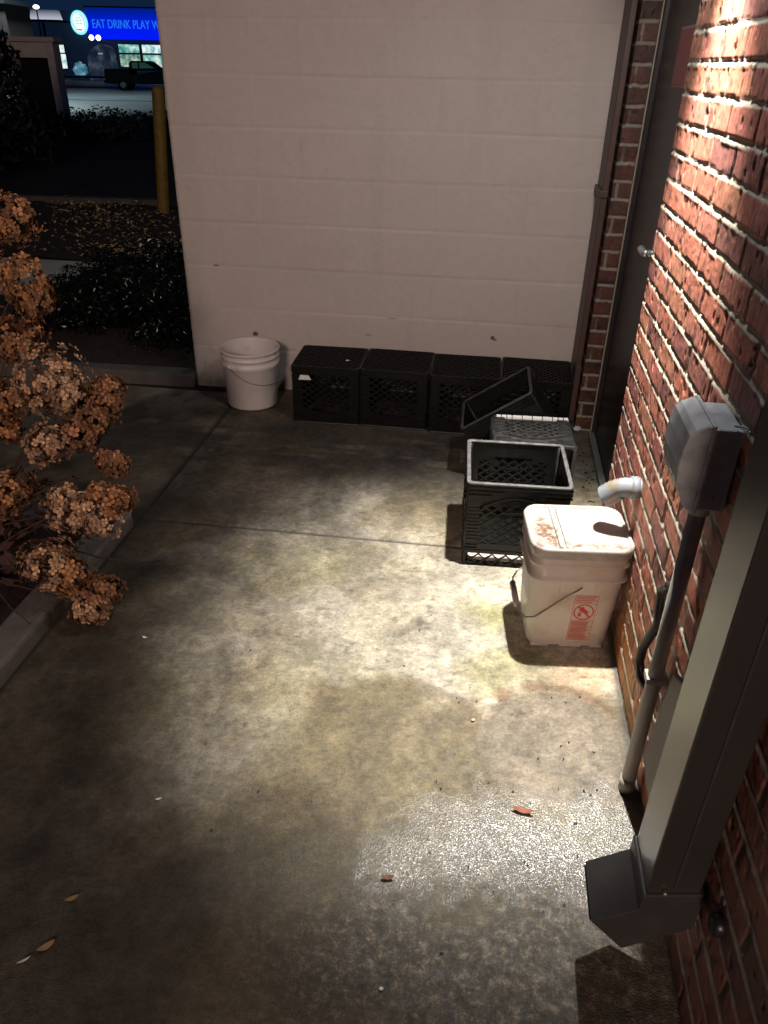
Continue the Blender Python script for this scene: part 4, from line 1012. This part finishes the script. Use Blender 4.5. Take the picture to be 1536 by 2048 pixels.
bm = NB(); bx(bm, -34.3, -19.3, 6.2, 6.34, -.2, .3); obj('roof_edge', bm, BAND, ve)
fc = bpy.data.curves.new('sign_letters', 'FONT'); fc.body = 'EAT DRINK PLAY WATCH'; fc.size = 1.18; fc.extrude = .05; fc.space_character = 1.0
tmp = bpy.data.objects.new('tmp', fc); COL.objects.link(tmp); bpy.context.view_layer.update()
me = bpy.data.meshes.new_from_object(tmp.evaluated_get(bpy.context.evaluated_depsgraph_get())); bpy.data.objects.remove(tmp)
xs_ = [v.co.x for v in me.vertices]; 
# scale so that the words EAT DRINK PLAY span the same width as on the sign
for v in me.vertices:
    x, y, z = v.co; v.co = (x*.715, -z-.16, y*1.0)
LET = emis('lit_letters', (.02, .20, 1.0), .85)
lt = link('sign_letters', me, LET, ve); lt.location = (-33.6+31, 0, 4.28+.8)
bm = NB(); tube(bm, [(0, 0, 0), (0, -.2, 0)], 1.0, 40); emb = obj('round_emblem', bm, emis('emblem_ring', (.25, .75, 1.0), 1.3), ve)
emb.location = (-34.95+31, -.15, 4.75+.8); emb.rotation_euler = (0, 0, 0); emb.scale = (.92, 1, 1.15)
bm = NB(); tube(bm, [(0, -.201, 0), (0, -.23, 0)], .80, 40); obj('emblem_disc', bm, emis('emblem_white', (.82, 1, .95), 1.1), emb)
bm = NB(); n = 30
for a0, a1 in ((-25, 75), (160, 245)):
    for k in range(n):
        a = math.radians(a0+(a1-a0)*k/n); b2 = math.radians(a0+(a1-a0)*(k+1)/n)
        bm.faces.new([bm.verts.new((math.cos(q)*r_, -.24, math.sin(q)*r_)) for q, r_ in ((a, .72), (b2, .72), (b2, .66), (a, .66))])
for z_, w0 in ((.34, .34), (.12, .45), (-.10, .42)):
    for k in range(5):
        x = -w0+k*w0*.45; box(bm, x, x+w0*.26, -.24, -.235, z_, z_+.04*(1+k % 2))
obj('emblem_marks', bm, emis('emblem_grey', (.25, .5, .5), .6), emb)
bm = NB(); bm.faces.new([bm.verts.new((math.cos(math.radians(a))*.66, -.242, math.sin(math.radians(a))*.66)) for a in range(235, 306, 7)]); obj('emblem_red', bm, emis('emblem_red', (.85, .15, .2), .8), emb)
def glow_mat(name, a, b, c_, sc, st):
    M = bpy.data.materials.new(name); M.use_nodes = True; N = M.node_tree.nodes; Lk = M.node_tree.links; N.remove(N['Principled BSDF'])
    tc = N.new('ShaderNodeTexCoord'); nz = N.new('ShaderNodeTexNoise'); nz.inputs['Scale'].default_value = sc; nz.inputs['Detail'].default_value = 4
    Lk.new(tc.outputs['Object'], nz.inputs['Vector']); cr = N.new('ShaderNodeValToRGB'); E_ = cr.color_ramp.elements
    E_[0].position = .36; E_[0].color = (*a, 1); E_[1].position = .64; E_[1].color = (*c_, 1); k = E_.new(.5); k.color = (*b, 1)
    Lk.new(nz.outputs['Fac'], cr.inputs['Fac']); e_ = N.new('ShaderNodeEmission'); e_.inputs['Strength'].default_value = st
    Lk.new(cr.outputs['Color'], e_.inputs['Color']); Lk.new(e_.outputs[0], N['Material Output'].inputs['Surface']); return M
TEAL = glow_mat('teal_interior', (.05, .3, .28), (.22, .6, .55), (.85, 1, .9), 1.6, .8); PALE = glow_mat('pale_interior', (.2, .5, .6), (.75, .95, .9), (1, 1, 1), 2.2, .95); LOWT = glow_mat('low_interior', (.08, .2, .17), (.3, .5, .4), (.8, .95, .75), 1.8, .7)
FRM = mat('dark_mullion', (.01, .012, .015), .6)
for (s0, s1, z0, z1, m_) in ((-31.1, -28.75, 1.98, 2.78, TEAL), (-28.45, -24.2, 1.98, 2.78, PALE), (-31.1, -28.75, .6, 1.8, LOWT), (-28.45, -24.2, .6, 1.8, TEAL), (-38.5, -37.25, 1.85, 2.6, PALE), (-38.4, -37.2, .3, 1.72, PALE)):
    bm = NB(); 
    for q in ((s0-.08, s0, z0-.08, z1+.08), (s1, s1+.08, z0-.08, z1+.08), (s0, s1, z1, z1+.08), (s0, s1, z0-.08, z0)): bx(bm, *q, .1, .31)
    f = obj('window', bm, FRM, ve)
    bm = NB(); bx(bm, s0, s1, z0, z1, .2, .295); obj('pane', bm, m_, f)
# entrance vestibule, planter glow and twin floodlights in front
bm = NB(); 
prism(bm, [(-33.9+31, 0.), (-33.9+31, 2.2), (-33.4+31, 3.0), (-32.4+31, 3.5), (-31.6+31, 3.2), (-31.4+31, 0.)], -2.5, .29, 1)
obj('entrance_porch', bm, glow_mat('dim_porch', (.012, .02, .045), (.03, .045, .08), (.09, .12, .18), .9, .55), ve)
bm = NB(); bx(bm, -32.6, -32.1, 1.75, 1.9, -2.55, -2.502); obj('porch_lamp', bm, emis('porch_glow', (.4, .55, .65), .5), ve)
FLG = emis('floodlight_glow', (1, .97, .95), 4)
for s in (-32.95, -32.2):
    bm = NB(); bmesh.ops.create_icosphere(bm, subdivisions=2, radius=.27, matrix=Matrix.Translation((s+31, -2.9, 3.3+.8))); obj('floodlight', bm, FLG, ve, smooth=True)
bm = NB(); bx(bm, -37, -30, -.45, -.25, -7, -5); obj('planter_wall', bm, mat('planter_wall', (.12, .15, .17), .8), ve)
t = thing('bright_bush', 'small bush lit pale blue in front of the venue entrance', 'shrub', tuple(bgp(96, -34.3, -.5)), 0)
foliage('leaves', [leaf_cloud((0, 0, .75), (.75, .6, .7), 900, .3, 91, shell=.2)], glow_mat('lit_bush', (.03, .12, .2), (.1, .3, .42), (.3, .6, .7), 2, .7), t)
bm = NB(); tube(bm, [(0, 0, 0), (0, 0, .6)], .06, 6); obj('trunk', bm, STEM, t)
# left canopy with a lit soffit band, and lamp
t = thing('lit_canopy', 'flat canopy with a pale lit underside left of the round emblem', 'canopy', tuple(bgp(90, -34.6, -.7)), -YAW)
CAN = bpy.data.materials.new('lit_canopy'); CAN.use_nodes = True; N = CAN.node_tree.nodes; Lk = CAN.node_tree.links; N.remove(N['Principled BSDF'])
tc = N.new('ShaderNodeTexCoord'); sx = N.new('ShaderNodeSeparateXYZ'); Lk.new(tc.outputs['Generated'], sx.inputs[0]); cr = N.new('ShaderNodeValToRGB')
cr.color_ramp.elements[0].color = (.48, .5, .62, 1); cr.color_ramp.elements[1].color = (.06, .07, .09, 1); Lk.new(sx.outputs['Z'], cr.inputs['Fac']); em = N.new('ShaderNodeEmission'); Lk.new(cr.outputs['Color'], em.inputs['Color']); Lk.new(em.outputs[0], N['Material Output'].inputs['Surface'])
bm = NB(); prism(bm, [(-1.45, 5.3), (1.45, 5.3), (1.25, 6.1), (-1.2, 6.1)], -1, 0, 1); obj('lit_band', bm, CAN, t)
bm = NB(); box(bm, -1.5, 1.5, -1.1, 2, 5.12, 5.295); obj('roof_slab', bm, BAND, t)
for a_ in (-1.1,):
    bm = NB(); box(bm, a_, a_+.2, 1, 1.2, 0, 5.1); obj('column', bm, BAND, t)
t = thing('street_lamp', 'distant lit street lamp against the dark blue sky at upper left', 'street lamp', tuple(bgp(60, -23.73, -.45)), -YAW)
bm = NB(); tube(bm, [(0, 0, 0), (0, 0, 4.6), (.1, 0, 4.7)], [.07, .045, .03], 8); obj('pole', bm, BAND, t)
bm = NB(); bmesh.ops.create_icosphere(bm, subdivisions=2, radius=.17, matrix=Matrix.Translation((0, 0, 4.72)) @ Matrix.Diagonal((1.2, 1, .7, 1))); obj('lamp_head', bm, emis('street_lamp_glow', (1, 1, .92), 5), t, smooth=True)

# ------------------------------------------------------------------ render settings
SC.view_settings.view_transform = 'Standard'; SC.view_settings.look = 'None'; SC.view_settings.exposure = 0; SC.view_settings.gamma = 1
SC.render.engine = 'CYCLES'
SC.cycles.use_denoising = True
SC.cycles.max_bounces = 6; SC.cycles.diffuse_bounces = 4; SC.cycles.sample_clamp_indirect = 8
